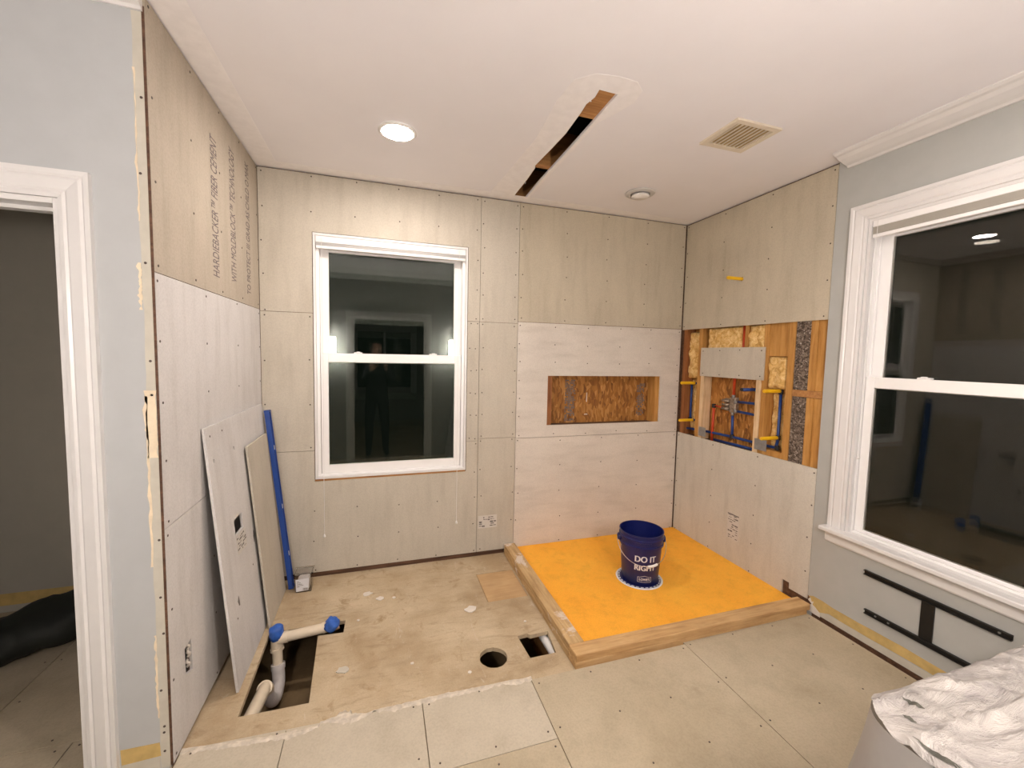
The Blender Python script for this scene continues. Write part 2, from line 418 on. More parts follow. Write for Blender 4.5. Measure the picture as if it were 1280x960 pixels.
board(wall_back, BACK, [(.003, zb), (1.4635, zb), (1.4635, .899), (x1+.004, .899), (x1+.004, z0-.012), (x0-.004, z0-.016), (x0-.004, .883), (.003, .883)], [], 'board_gray', hb=[(x0, x1, z0-.03, 3)], du=.29, dv=.22)
board(wall_back, BACK, rect(1.4665, 1.7675, s2-.008, zt), [], 'board_gray', dv=.18, du=.26)
board(wall_back, BACK, rect(1.4665, 1.7675, .922, s2-.011), [], 'board_gray', dv=.18, du=.26)
bk = board(wall_back, BACK, rect(1.4665, 1.7675, zb, .919), [], 'board_gray', dv=.2, du=.26)
board(wall_back, BACK, rect(1.7705, 3.3045, s2+.006, zt), [], 'board_warm', du=.4, dv=.18)
board(wall_back, BACK, rect(1.7705, 3.3045, .9115, s2+.0025), [rect(*NICHE)], 'board_pale_warm', du=.3, dv=.15)
board(wall_back, BACK, rect(1.7705, 3.3045, .006, .908), [], 'board_pale_warm', du=.4, dv=.2)
obj('sheathing', p1(rect(NICHE[0]-.1, NICHE[1]+.1, NICHE[2]-.1, NICHE[3]+.1), [], .1155, .13, BACK), 'osb', wall_back)
obj('stud', b1(NICHE[0]-.005, NICHE[0]+.043, .0135, .112, NICHE[2]-.003, NICHE[3]+.005), 'stud_red', wall_back)
obj('stud', b1(NICHE[1]-.045, NICHE[1]+.005, .0135, .112, NICHE[2]-.003, NICHE[3]+.005), 'stud', wall_back)
# rough mill stamps printed on the sheathing, too worn to read
bm = bm_new()
for (cx, wd, za, zb_) in ((2.285, .085, 1.015, 1.37), (2.985, .07, 1.05, 1.34)):
    z = za
    while z < zb_:
        hh = random.uniform(.008, .02); x = cx-wd/2
        while x < cx+wd/2:
            ww = random.uniform(.006, .022)
            if random.random() < .72: box(bm, x, x+ww*.8, .1145, .1158, z, z+hh*.75)
            x += ww
        z += hh
stuff(obj('mill_stamp', bm, 'print_dark', wall_back))
bm = bm_new(); box(bm, 2.445, 2.452, .113, .1158, 1.18, 1.26); box(bm, 2.43, 2.46, .113, .1158, 1.068, 1.076)
obj('staple', bm, 'scrap', wall_back)

ROW2, ROW1 = .913, 1.833
wall_left = struct('wall_left', p1(rect(-1.209, .0, -.02, 2.739), [rect(-1.208+.02, -1.145, .245, .378)], .0125, .10, LEFT), 'brown_gap')
OUT = [(-1.198, .262), (-1.203, .372), (-1.140, .378), (-1.134, .238)]
board(wall_left, LEFT, rect(-1.321, -.0005, ROW1+.0015, 2.733), [], 'board_tan', du=.3, dv=.3)
board(wall_left, LEFT, rect(-1.321, -.0005, ROW2+.0015, ROW1-.0015), [], 'board_pale', du=.42, dv=.22)
board(wall_left, LEFT, rect(-1.321, -.0005, .004, ROW2-.0015), [OUT], 'board_pale', du=.42, dv=.3)
bm = bm_new(); box(bm, -.046, -.012, -1.196, -1.142, .248, .37); ob = tag(obj('outlet_box', bm, 'dark'), 'dark electrical box with white wires in ragged cutout low on the left wall', 'electrical box')
for k, (zz, yy) in enumerate(((.268, -1.16), (.305, -1.152), (.34, -1.157))):
    obj('wire', tb(fillet([(-.012, yy, zz), (-.004, yy+.008, zz+.012), (-.006, yy-.012, zz+.026), (-.012, yy+.004, zz+.03)], .01), .0055, 6), 'scrap', ob, True)
# printed lettering on the upper board, running up the wall
for s, yy, za, zc, cap in (('HARDIEBACKER™ FIBER CEMENT', -.735, 1.915, 2.56, .082), ('WITH MOLDBLOCK™ TECHNOLOGY', -.480, 1.93, 2.62, .080), ('TO PROTECT III GRAD AS CHILD O MAK', -.215, 1.90, 2.66, .068)):
    t = text_bm(s, .1)
    us = [v.co.x for v in t.verts]; vs = [v.co.y for v in t.verts]
    sx = (zc-za)/(max(us)-min(us)); sy = cap/(max(vs)-min(vs))
    for v in t.verts:
        a, b, c = v.co; v.co = Vector((.0005+c*.5, yy-b*sy, (za+zc)/2+a*sx))
    obj('lettering', t, 'ink', wall_left)

# shower side wall: open framing between the upper and lower boards
OP = (-1.264, -.012, .906, 1.824)
wall_shower = struct('wall_shower', p1(rect(-1.2655, .011, -.02, 2.739), [rect(OP[0]+.001, OP[1], OP[2]-.01, OP[3]+.01)], .0125, .105, RIGHT), 'brown_gap')
board(wall_shower, RIGHT, rect(-1.2655, -.002, OP[3], 2.728), [circ(-.612, 2.172, .017, 14)], 'board_warm', du=.42, dv=.2)
NB = -1.2655
board(wall_shower, RIGHT, [(NB, .072), (-1.14, .072), (-1.14, .11), (-1.09, .11), (-1.09, .006), (-.002, .006), (-.002, OP[2]), (NB, OP[2])], [], 'board_cool', du=.42, dv=.22)
board(wall_shower, RIGHT, rect(-.846, -.241, 1.428, 1.663), [], 'board_gray', du=.2, dv=.2)
obj('sheathing', p1(rect(-1.27, .0, .85, 1.86), [], .1055, .12, RIGHT), 'osb_dark', wall_shower)
def stud(y0, y1, z0, z1, mat='stud', w0=.0125, w1=.105): obj('stud', b1(W+w0, W+w1, y0, y1, z0, z1), mat, wall_shower)
stud(-.052, -.014, OP[2]-.008, OP[3]+.008, 'stud_red')
stud(-.236, -.198, OP[2]-.008, OP[3]+.008, 'stud')
stud(-.2755, -.2375, OP[2]-.008, 1.45, 'stud_new', .0135, .095)
stud(-.820, -.782, OP[2]-.008, 1.45, 'stud_new', .0135, .095)
stud(-.8595, -.8215, OP[2]-.008, OP[3]+.008, 'stud', .02)
stud(-.680, -.648, 1.64, OP[3]+.008, 'stud', .03)
stud(-1.058, -1.014, OP[2]-.008, OP[3]+.008, 'stud')
stud(-1.203, -1.160, 1.384, OP[3]+.008, 'stud'); stud(-1.203, -1.160, OP[2]-.008, 1.338, 'stud')
stud(-1.263, -1.2045, 1.384, OP[3]+.008, 'stud', .022); stud(-1.263, -1.2045, OP[2]-.008, 1.338, 'stud', .022)
obj('blocking', b1(W+.0135, W+.09, -1.263, -1.060, 1.340, 1.3825), 'stud_x', wall_shower)
obj('blocking', b1(W+.02, W+.1, -1.013, -.861, OP[2]-.008, .945), 'stud', wall_shower)
obj('blocking', b1(W+.030, W+.1, -1.013, -.861, 1.600, OP[3]+.008), 'stud', wall_shower)
obj('fiberboard_strip', b1(W+.018, W+.105, -1.1585, -1.060, OP[2]-.008, 1.339), 'speckle', wall_shower)
obj('fiberboard_strip', b1(W+.018, W+.105, -1.1585, -1.060, 1.384, OP[3]+.008), 'speckle', wall_shower)
def batt(y0, y1, z0, z1, depth, rough, seed, edge=.012):
    bm = bm_new(); ny = max(8, int((y1-y0)/.011)); nz = max(8, int((z1-z0)/.011)); g = []
    for j in range(nz+1):
        row = []
        for i in range(ny+1):
            u, v = i/ny, j/nz; y, z = y0+(y1-y0)*u, z0+(z1-z0)*v
            q = noise.noise(Vector((y*14+seed, z*14, seed)))*.6 + noise.noise(Vector((y*38, z*38+seed, 2)))*.4
            e = min(u*(y1-y0), (1-u)*(y1-y0), v*(z1-z0), (1-v)*(z1-z0))/edge
            pillow = (1-min(1, e))**2*.02
            row.append(bm.verts.new((W+depth+rough*q+pillow, y, z)))
        g.append(row)
    for j in range(nz):
        for i in range(ny): bm.faces.new([g[j][i], g[j][i+1], g[j+1][i+1], g[j+1][i]])
    b = [bm.verts.new((W+.1045, y, z)) for y, z in ((y0, z0), (y1, z0), (y1, z1), (y0, z1))]
    rim = [[g[0][i] for i in range(ny+1)], [g[j][ny] for j in range(nz+1)], [g[nz][i] for i in range(ny, -1, -1)], [g[j][0] for j in range(nz, -1, -1)]]
    for k, l in enumerate(rim): bm.faces.new([b[k]] + l + [b[(k+1) % 4]])
    obj('insulation_batt', bm, 'insul', wall_shower, True)
batt(-.196, -.054, 1.40, 1.80, .035, .028, 1); batt(-.196, -.054, .93, 1.392, .082, .020, 2)
batt(-.604, -.278, 1.60, OP[3], .030, .018, 3); batt(-.818, -.682, 1.60, OP[3], .024, .03, 4)
batt(-1.011, -.861, .95, 1.34, .082, .022, 5); batt(-1.000, -.861, 1.375, 1.595, .022, .028, 6)

# painted side wall with the large window
WIN_R = (-2.503, -1.451, .56, 2.357)
wall_right = struct('wall_right', p1(rect(-3.199, -1.268, -.02, 2.739), [rect(*WIN_R)], 0, .115, RIGHT), 'paint_sage')
ad = [(-1.272, .098), (-1.30, .112), (-1.36, .112)] + [(y, z) for y, z in ragged(-1.42, -3.1, .106, .004, 24, 3)] + [(-3.1, .040)] + [(y, z) for y, z in reversed(ragged(-1.40, -3.1, .052, .006, 24, 5))] + [(-1.34, .03), (-1.272, .028)]
obj('adhesive_strip', p1(ad, [], -.0012, .001, RIGHT), 'adhesive', wall_right)
obj('sole_plate', b1(W-.0022, W-.0002, -3.19, -1.30, -.06, .010), 'brown_gap', wall_right)
obj('bare_drywall_strip', p1(rect(-3.19, -1.345, .0105, .05), [], -.0006, .001, RIGHT), 'drywall_cream', wall_right)
chunk = [(-1.272, .075), (-1.285, .094), (-1.294, .072), (-1.306, .078), (-1.301, .055), (-1.317, .05), (-1.345, .03), (-1.352, .004), (-1.31, .004), (-1.272, .01), (-1.281, .045), (-1.297, .058)]
obj('broken_plaster', p1(chunk, [], -.004, .001, RIGHT), 'scrap', wall_right)
obj('bare_stud', p1([(-1.2685, .10), (-1.284, .092), (-1.30, .06), (-1.285, .03), (-1.2685, .03)], [], -.0022, .001, RIGHT), 'brown_gap', wall_right)

# doorway wall
DOOR = (-1.005, -.245, -.02, 2.048)
wall_doorway = struct('wall_front', p1(rect(-1.8, -.0125, -.02, 2.739), [[(DOOR[0], -.019), (DOOR[1], -.019), (DOOR[1], DOOR[3]), (DOOR[0], DOOR[3])]], 0, .114, FRONT), 'paint_gray')
obj('edge_wood', b1(-.0088, -.0012, D+.0002, D+.0025, .003, 2.70), 'brown_gap', wall_doorway)
st = [(-.009, .0), (-.009, 2.68)] + [(u, v) for v, u in ((q[0], q[1]) for q in ragged(2.68, 0, -.037, .0035, 60, 11))]
obj('drywall_strip', p1(st, [], -.0008, .0115, lambda u, v, w: FRONT(u, v, w)), 'drywall_cream', wall_doorway)
def torn(z0, z1, u, wd, seed):
    a = [(uu, vv) for vv, uu in ragged(z0, z1, u, .006, 26, seed)]; b = [(uu, vv) for vv, uu in ragged(z1, z0, u+wd, .003, 26, seed+1)]
    obj('torn_paper', p1(a+b, [], -.002, .001, FRONT), 'torn_paper', wall_doorway)
torn(.78, 1.40, -.044, .009, 21); torn(1.18, 1.42, -.04, .030, 24); torn(1.70, 1.86, -.045, .008, 27); torn(2.0, 2.5, -.038, .004, 29); torn(.2, .52, -.042, .005, 31)
obj('adhesive_patch', p1([(-.158, .105), (-.04, .103), (-.037, .05), (-.156, .046)], [], -.0014, .001, FRONT), 'adhesive', wall_doorway)
obj('bare_drywall_strip', p1(rect(-.158, -.04, .002, .046), [], -.001, .001, FRONT), 'drywall_cream', wall_doorway)
screws(wall_doorway, [(-.021, z) for z in (2.41, 2.16, 1.86, 1.52, 1.40, .885, .66, .525, .30, .16, .145, .06)] , FRONT, -.0008, r=.0044)
# rooms beyond: water closet behind the doorway, bedroom behind the photographer
closet = struct('wall_closet', p1(rect(-1.8, -.101, -.02, 2.739), [], .03, .115, BACK), 'paint_closet')
obj('adhesive_strip', p1([(-1.6, .04), (-.15, .04), (-.15, .115), (-1.6, .11)], [], .0285, .031, BACK), 'adhesive', closet)
struct('wall_far_left', b1(-1.9, -1.801, -7.0, .115, -.02, 2.739), 'paint_gray')
NEAR = (.37, 1.41, -.02, 2.07)
wall_near = struct('wall_near', p1(rect(-1.8, 3.43, -.02, 2.739), [[(NEAR[0], -.019), (NEAR[1], -.019), (NEAR[1], NEAR[3]), (NEAR[0], NEAR[3])]], 0, .11, lambda u, v, w: (u, -3.2-w, v)), 'paint_sage')
struct('wall_bedroom', p1(rect(-1.8, 3.43, -.02, 2.739), [rect(.2, 1.5, .7, 2.1)], 0, .12, lambda u, v, w: (u, -6.9-w, v)), 'paint_sage')
struct('wall_bedroom_right', b1(3.432, 3.53, -6.9, -3.2, -.02, 2.739), 'paint_sage')

# ------------------------------------------------------------------ SETTING: ceiling
slot = [(1.690, -.045), (1.784, -.043), (1.770, -.4), (1.766, -.9), (1.757, -1.384), (1.664, -1.386), (1.672, -1.33), (1.660, -1.27), (1.668, -1.2), (1.680, -1.0), (1.672, -.82), (1.660, -.6), (1.672, -.57), (1.682, -.4)]
ceiling = struct('ceiling', p1(rect(-1.9, 3.5, -7.02, .115), [slot], 0, .014, CEIL), 'ceiling')
for y in (-1.19, -.592, -.030):
    obj('joist', b1(1.1, 2.5, y, y+.042, H+.0145, H+.235), 'stud_x', ceiling)
obj('blocking', b1(1.60, 1.86, -1.45, -1.192, H+.0145, H+.055), 'stud_x', ceiling)
obj('dark_void_panel', b1(1.1, 2.5, -1.8, .1, H+.24, H+.25), 'dark', ceiling)  # near-black sheet added over the slot, its colour standing for the unlit attic void
obj('joist', b1(1.1, 2.5, -1.8, -1.76, H+.0145, H+.235), 'stud_x', ceiling)
patch = [(1.50, -.03), (1.53, -.5), (1.55, -.9), (1.52, -1.25), (1.53, -1.41), (1.60, -1.475), (1.70, -1.49), (1.79, -1.485), (1.845, -1.44), (1.86, -1.36), (1.83, -1.26), (1.785, -1.15), (1.795, -.8), (1.80, -.03)]
obj('joint_compound', p1(patch, [[(a+(.004 if a > 1.72 else -.004), b) for a, b in slot]], -.0012, .002, CEIL), 'compound', ceiling)
bm = bm_new(); plate(bm, [(.002, -.002), (3.31, -.002), (3.31, -.10), (1.84, -.105), (1.50, -.105), (.13, -.10), (.11, -3.1), (.002, -3.1)], [], -.0010, .001, CEIL)
obj('paint_edge', bm, 'compound', ceiling)
for pts in ([(1.668, -1.30), (1.663, -1.30), (1.655, -1.27)], [(1.69, -.33), (1.692, -.33)]):
    bm = bm_new(); tube(bm, [(p[0], p[1], H-.003+.012*i) for i, p in enumerate(pts)], .003, 6); obj('torn_paper', bm, 'compound', ceiling)

# ------------------------------------------------------------------ SETTING: trim
def prism(prof, a, b, ax, mp):
    """extrude a 2D profile between a and b"""
    bm = bm_new()
    A = [bm.verts.new(mp(p[0], p[1], a)) for p in prof]; B = [bm.verts.new(mp(p[0], p[1], b)) for p in prof]
    n = len(prof)
    for i in range(n): bm.faces.new([A[i], A[(i+1) % n], B[(i+1) % n], B[i]])
    bm.faces.new(A); bm.faces.new(B); return bm
crown = [(0, 0), (0, -.058), (.012, -.058), (.022, -.050), (.045, -.044), (.085, -.030), (.105, -.018), (.122, -.014), (.136, -.006), (.136, 0)]
o = struct('trim_1', prism(crown, -1.322, -3.199, 'y', lambda d, z, t: (W-d, t, H+z)), 'paint_white')
o = struct('trim_2', prism(crown, -.005, -1.79, 'x', lambda d, z, t: (t, D-d*.6, H+z)), 'paint_white')
o = struct('trim_3', prism(crown, -1.8, 3.18, 'x', lambda d, z, t: (t, -3.2+d, H+z)), 'paint_white')
cas = [(0, 0), (.0, -.010), (.012, -.013), (.02, -.010), (.026, -.014), (.058, -.019), (.066, -.014), (.072, -.019), (.086, -.020), (.086, 0)]
def mitre(prof, ends, mp):
    """moulding whose two end cuts follow the profile: ends(a) -> (start, end) along the run"""
    bm = bm_new(); n = len(prof)
    A = [bm.verts.new(mp(p[0], p[1], ends(p[0])[0])) for p in prof]; B = [bm.verts.new(mp(p[0], p[1], ends(p[0])[1])) for p in prof]
    for i in range(n): bm.faces.new([A[i], A[(i+1) % n], B[(i+1) % n], B[i]])
    bm.faces.new(A); bm.faces.new(B); return bm
def casing_set(opening, mp, parent, bottom=0):
    u0, u1, v0, v1 = opening; g = .0003
    obj('casing', mitre(cas, lambda a: (bottom, v1+.002+a-g), lambda a, w, t: mp(u1+.002+a, t, w)), 'paint_white', parent)
    obj('casing', mitre(cas, lambda a: (bottom, v1+.002+a-g), lambda a, w, t: mp(u0-.002-a, t, w)), 'paint_white', parent)
    obj('casing', mitre(cas, lambda a: (u0-.002-a+g, u1+.002+a-g), lambda a, w, t: mp(t, v1+.002+a, w)), 'paint_white', parent)
door_1 = struct('door_1', b1(DOOR[1]-.018, DOOR[1]-.0005, D-.004, D+.118, .0, DOOR[3]-.001), 'paint_white')
obj('jamb', b1(DOOR[0]+.0005, DOOR[0]+.018, D-.004, D+.118, .0, DOOR[3]-.001), 'paint_white', door_1)
obj('jamb', b1(DOOR[0]+.019, DOOR[1]-.019, D-.004, D+.118, DOOR[3]-.019, DOOR[3]-.001), 'paint_white', door_1)
obj('door_stop', b1(DOOR[0]+.019, DOOR[1]-.019, D+.05, D+.085, DOOR[3]-.032, DOOR[3]-.0195), 'paint_white', door_1)
casing_set((DOOR[0]+.012, DOOR[1]-.004, 0, DOOR[3]-.002), FRONT, door_1)
door_2 = struct('door_2', b1(NEAR[1]-.02, NEAR[1]-.001, -3.315, -3.195, 0, NEAR[3]), 'paint_white')
obj('jamb', b1(NEAR[0]+.001, NEAR[0]+.02, -3.315, -3.195, 0, NEAR[3]), 'paint_white', door_2)
obj('jamb', b1(NEAR[0]+.021, NEAR[1]-.021, -3.315, -3.195, NEAR[3]-.02, NEAR[3]-.001), 'paint_white', door_2)
casing_set(NEAR, lambda u, v, w: (u, -3.2-w, v), door_2)

# ------------------------------------------------------------------ windows
def window(name, mp, wd, zs, fr, stile_lo, stile_up, pane='glass'):
    """mp(u, v, w): u across 0..wd, v = world z; zs = sill z, lower glass z, rail z0, rail z1, upper glass top, head z"""
    zs0, zg0, r0, r1, zg1, zh = zs
    def bx(bm, u0, u1, w0, w1, v0, v1, bev=0):
        c = [mp(u0, v0, w0), mp(u1, v1, w1)]
        box(bm, c[0][0], c[1][0], c[0][1], c[1][1], c[0][2], c[1][2], bev)
    bm = bm_new()
    e = .016
    bx(bm, 0.001, e, -.002, .112, zs0, zh); bx(bm, wd-e, wd-.001, -.002, .112, zs0, zh)
    bx(bm, e, wd-e, -.002, .112, zh-e, zh); bx(bm, e, wd-e, -.002, .112, zs0, zs0+e)
    root = struct(name, bm, 'paint_white')
    bm = bm_new()                                               # vinyl frame with tracks
    for s in (0, 1):
        f = (lambda a: wd-a) if s else (lambda a: a)
        bx(bm, f(e), f(e+fr), .022, .112, zs0+e, zh-e); bx(bm, f(e+fr), f(e+fr+.006), .066, .071, zs0+e, zh-e)
    bx(bm, e+fr, wd-e-fr, .03, .112, zs0+e, zs0+e+.012); bx(bm, e+fr, wd-e-fr, .022, .112, zh-e-.03, zh-e)
    obj('vinyl_frame', bm, 'vinyl', root)
    a0 = e+fr+.002
    def sash(nm, w0, w1, v0, v1, stile, bot, top, g0, g1):
        bm = bm_new()
        bx(bm, a0, a0+stile, w0, w1, v0, v1, .002); bx(bm, wd-a0-stile, wd-a0, w0, w1, v0, v1, .002)
        bx(bm, a0+stile, wd-a0-stile, w0, w1, v0, bot, .002); bx(bm, a0+stile, wd-a0-stile, w0, w1, top, v1, .002)
        s = obj(nm, bm, 'vinyl', root)
        for gw, tilt in ((g0, 0), (g1, .0075)):                 # the outer pane bows a little
            bm = bm_new(); q = []
            for uu, vv, ww in ((0, 0, 0), (1, 0, 0), (1, 1, tilt), (0, 1, tilt)):
                for dw in (0, .004): q.append(bm.verts.new(mp(a0+stile-.004+uu*(wd-2*a0-2*stile+.008), bot-.004+vv*(top-bot+.008), gw+ww+dw)))
            for f in ((0, 2, 4, 6), (1, 3, 5, 7), (0, 1, 3, 2), (2, 3, 5, 4), (4, 5, 7, 6), (6, 7, 1, 0)): bm.faces.new([q[k] for k in f])
            obj('pane', bm, pane, s)
        return s
    lo = sash('lower_sash', .038, .064, zs0+e+.0125, r1, stile_lo, zg0, r0, .041, .050)
    up = sash('upper_sash', .074, .100, r0-.005, zh-e-.031, stile_up, r1-.004, zg1, .077, .086)
    for u in (wd*.24, wd*.74):
        bm = bm_new(); bx(bm, u, u+.055, .040, .070, r1+.0005, r1+.009, .002); bx(bm, u+.018, u+.04, .036, .05, r1+.009, r1+.014); obj('sash_lock', bm, 'vinyl', root)
    return root
win1 = window('window_1', lambda u, v, w: (WIN_B[0]+u, w, v), 1.052, (.683, .770, 1.494, 1.557, 2.25, 2.356), .020, .048, .052)
obj('wood_shim', b1(WIN_B[0]-.003, WIN_B[0]+1.05, .0, .06, .669, .681), 'stud_x', win1)
win2 = window('window_2', lambda u, v, w: (W+w, WIN_R[1]-u, v), 1.052, (.575, .622, 1.430, 1.490, 2.25, 2.357), .004, .044, .058, 'glass_side')
casing_set((WIN_R[0], WIN_R[1], 0, WIN_R[3]-.003), RIGHT, win2, bottom=.591)
obj('stool', b1(W-.06, W+.034, -2.62, -1.338, .566, .59, bev=.004), 'paint_white', win2)
obj('apron', prism([(0, .500), (-.012, .497), (-.016, .506), (-.016, .548), (-.020, .556), (-.020, .5655), (0, .5655)], -2.60, -1.352, 'y', lambda d, z, t: (W+d, t, z)), 'paint_white', win2)
bw = struct('window_3', p1(rect(.12, 1.58, .62, 2.18), [rect(.26, 1.44, .76, 2.04)], 0, .03, lambda u, v, w: (u, -6.87-w, v)), 'paint_white')
obj('pane', b1(.26, 1.44, -6.905, -6.9, .76, 2.04), 'glass', bw)
obj('muntin', b1(.83, .88, -6.91, -6.875, .76, 2.04), 'paint_white', bw)

def blind(name, label, mp, wd, ztop, zbot, matslat, cords):
    root = thing(name, label, 'blind', mp(wd/2, zbot, .02))
    def bx(bm, u0, u1, w0, w1, v0, v1, bev=0):
        c = [mp(u0, v0, w0), mp(u1, v1, w1)]; box(bm, c[0][0], c[1][0], c[0][1], c[1][1], c[0][2], c[1][2], bev)
    bm = bm_new(); bx(bm, .018, wd-.018, .002, .027, ztop-.042, ztop, .002); obj('headrail', bm, 'vinyl', root)
    z = zbot+.022; k = 0
    while z < ztop-.045:
        bm = bm_new(); bx(bm, .020, wd-.020, .001+.001*(k % 2), .026, z, z+.0022); obj('slat', bm, matslat, root); z += .0034; k += 1
    bm = bm_new(); bx(bm, .020, wd-.020, .000, .027, zbot, zbot+.020, .003); obj('bottom_rail', bm, 'vinyl', root)
    for u, zend in cords:
        a = Vector(mp(u, ztop-.012, .0)); n = Vector(mp(u, ztop-.012, -.004)); e = Vector(mp(u, zend, -.006))
        obj('pull_cord', tb([a, n, e], .0016, 6), 'white_plastic', root)
        bm = bm_new(); lathe(bm, [(.002, .022), (.006, .016), (.009, .004), (.008, 0)], tuple(Vector(mp(u, zend-.02, -.010))), 12); obj('cord_bead', bm, 'white_plastic', root, True)
    return root
blind('window_blind', 'white mini blind pulled up at the top of the window in the back wall', lambda u, v, w: (WIN_B[0]+u, w, v), 1.052, 2.339, 2.256, 'slat', [(.055, .290), (.985, .290)])
blind('window_blind', 'raised beige mini blind at the top of the large window in the grey wall', lambda u, v, w: (W+w, WIN_R[1]-u, v), 1.052, 2.352, 2.250, 'slat_tan', [(.045, 1.05)])

# ------------------------------------------------------------------ ceiling fixtures
def recessed(x, y, strength, label):
    t = thing('recessed_light', label, 'ceiling light', (x, y, H-.006))
    bm = bm_new(); lathe(bm, [(.078, -.001), (.098, -.001), (.100, -.004), (.094, -.010), (.080, -.011)], (x, y, H), 40, True); obj('trim_ring', bm, 'white_plastic', t, True)
    bm = bm_new(); lathe(bm, [(.0795, -.0015), (.0795, -.008), (.06, -.010), (.0, -.010)], (x, y, H), 40); obj('lens', bm, emit('lens_glow', LAMP_COL, strength), t, True)
for i, (x, y, s) in enumerate(LAMPS):
    recessed(x, y, s, ['glowing round recessed light in the ceiling above the open drain trench', 'round recessed light in the ceiling near the large window, above the sheet-draped cabinet', 'round recessed light in the bedroom ceiling behind the wide opening'][i])
for x, st_ in SCONCES:
    t = thing('wall_sconce', 'frosted cylinder wall lamp left of the wide opening behind the camera' if x < 1 else 'frosted cylinder wall lamp right of the wide opening behind the camera', 'wall lamp', (x, -3.2, 1.55), 'wall lamps beside the opening')
    obj('backplate', b1(x-.05, x+.05, -3.1995, -3.185, 1.52, 1.76, bev=.004), 'steel', t)
    obj('arm', b1(x-.015, x+.015, -3.184, -3.145, 1.50, 1.52), 'steel', t)
    bm = bm_new(); lathe(bm, [(.0, 0), (.05, 0), (.055, .01), (.055, .25), (.0, .25)], (x, -3.11, 1.525), 28); obj('shade', bm, emit('shade_glow', LAMP_COL, st_), t, 'auto')
v = thing('ceiling_vent', 'beige rectangular air vent grille in the white ceiling', 'vent', (2.53, -1.295, H-.01))
X0, X1, Y0, Y1 = 2.395, 2.680, -1.425, -1.170
bm = bm_new(); plate(bm, rect(X0, X1, Y0, Y1), [rect(X0+.028, X1-.028, Y0+.028, Y1-.028)], -.011, -.0005, CEIL); obj('frame', bm, 'vent', v)
obj('backing', b1(X0+.02, X1-.02, Y0+.02, Y1-.02, H-.002, H-.0006), 'adhesive', v)
for k in range(9):
    x = X0+.042+k*(X1-X0-.084)/8
    bm = bm_new(); vs = box(bm, x-.0105, x+.0105, Y0+.028, Y1-.028, H-.0085, H-.0068)
    for q in vs: q.co.z += (q.co.x-x)*.28
    obj('slat', bm, 'vent', v)
v = thing('ceiling_exhaust', 'round white ceiling exhaust register near the shower corner', 'vent', (2.512, -.464, H-.03))
bm = bm_new(); lathe(bm, [(.062, -.0008), (.100, -.0008), (.104, -.004), (.098, -.010), (.075, -.016), (.066, -.014)], (2.512, -.464, H), 40, True); obj('outer_ring', bm, 'slat', v, True)
bm = bm_new(); lathe(bm, [(.0, -.014), (.050, -.014), (.060, -.020), (.062, -.026), (.054, -.034), (.0, -.037)], (2.512, -.464, H), 40); obj('center_disc', bm, 'white_plastic', v, True)
obj('stem', b1(2.49, 2.534, -.486, -.442, H-.0135, H-.0009), 'slat', v)

# ------------------------------------------------------------------ shower plumbing
PX = W+.060
plumb = thing('shower_plumbing', 'bronze shower valve with blue and red pipes in the open wall framing', 'plumbing', (PX, -.53, .906))
bm = bm_new()
box(bm, PX-.012, PX+.03, -.575, -.515, 1.155, 1.275, .006)
box(bm, PX-.005, PX+.025, -.525, -.455, 1.165, 1.20, .006); box(bm, PX-.005, PX+.025, -.525, -.455, 1.225, 1.262, .006)
obj('valve_body', bm, 'brass', plumb)
for z in (1.182, 1.213, 1.244):
    bm = bm_new(); tube(bm, [(PX-.018, -.455, z), (PX-.018, -.52, z)], .011, 10); obj('valve_port', bm, 'brass', plumb, True)
for z in (1.172, 1.242):
    bm = bm_new(); tube(bm, [(PX-.022, -.583, z), (PX-.010, -.583, z)], .014, 12); obj('screw_stop', bm, 'steel', plumb, True)
for z in (1.147, 1.282):
    bm = bm_new(); tube(bm, [(PX, -.545, z-.014), (PX, -.545, z+.014)], .013, 12); obj('union_nut', bm, 'steel', plumb, True)
def pipe(name, pts, mat, r=.0085, fil=.012, parent=plumb): return obj(name, tb(fillet(pts, fil), r, 10), mat, parent, True)
pipe('red_pipe', [(PX, -.545, 1.29), (PX, -.545, 1.50), (PX, -.615, 1.56), (PX-.01, -.622, 1.83)], 'red_pipe', .011)
pipe('red_pipe', [(PX, -.455, 1.182), (PX, -.285-.075, 1.19)], 'red_pipe', .006)
pipe('red_pipe', [(PX, -.352, 1.185), (PX, -.347, .88)], 'red_pipe', .0105)
pipe('blue_pipe', [(PX, -.590, 1.245), (PX, -.757, 1.25), (PX, -.757, 1.345)], 'blue_pipe', .0095, .004)
pipe('blue_pipe', [(PX, -.590, 1.172), (PX, -.79, 1.165)], 'blue_pipe', .0095)
pipe('blue_pipe', [(PX, -.545, 1.135), (PX, -.552, .975)], 'blue_pipe', .0105)
pipe('blue_pipe', [(PX, -.02, .945), (PX, -.19, .958), (PX, -.55, .966), (PX, -.93, .962), (PX, -.943, 1.02), (PX, -.943, 1.345)], 'blue_pipe', .010, .02)
pipe('blue_pipe', [(PX+.015, -.34, .905), (PX+.015, -.79, .907)], 'blue_pipe', .010)
pipe('blue_pipe', [(PX, -.085, 1.335), (PX, -.085, 1.05)], 'blue_pipe', .0095)
for y, z in ((-.757, 1.25), (-.757, 1.352), (-.943, 1.355), (-.943, 1.036), (-.552, .968), (-.352, 1.186), (-.085, 1.036), (-.085, 1.352), (-.943, .965)):
    bm = bm_new(); box(bm, PX-.014, PX+.013, y-.0135, y+.0135, z-.017, z+.017, .005); obj('elbow_fitting', bm, 'black_fit', plumb)
pipe('blue_pipe', [(PX-.012, -.757, 1.355), (W-.085, -.757, 1.356)], 'blue_pipe', .012)
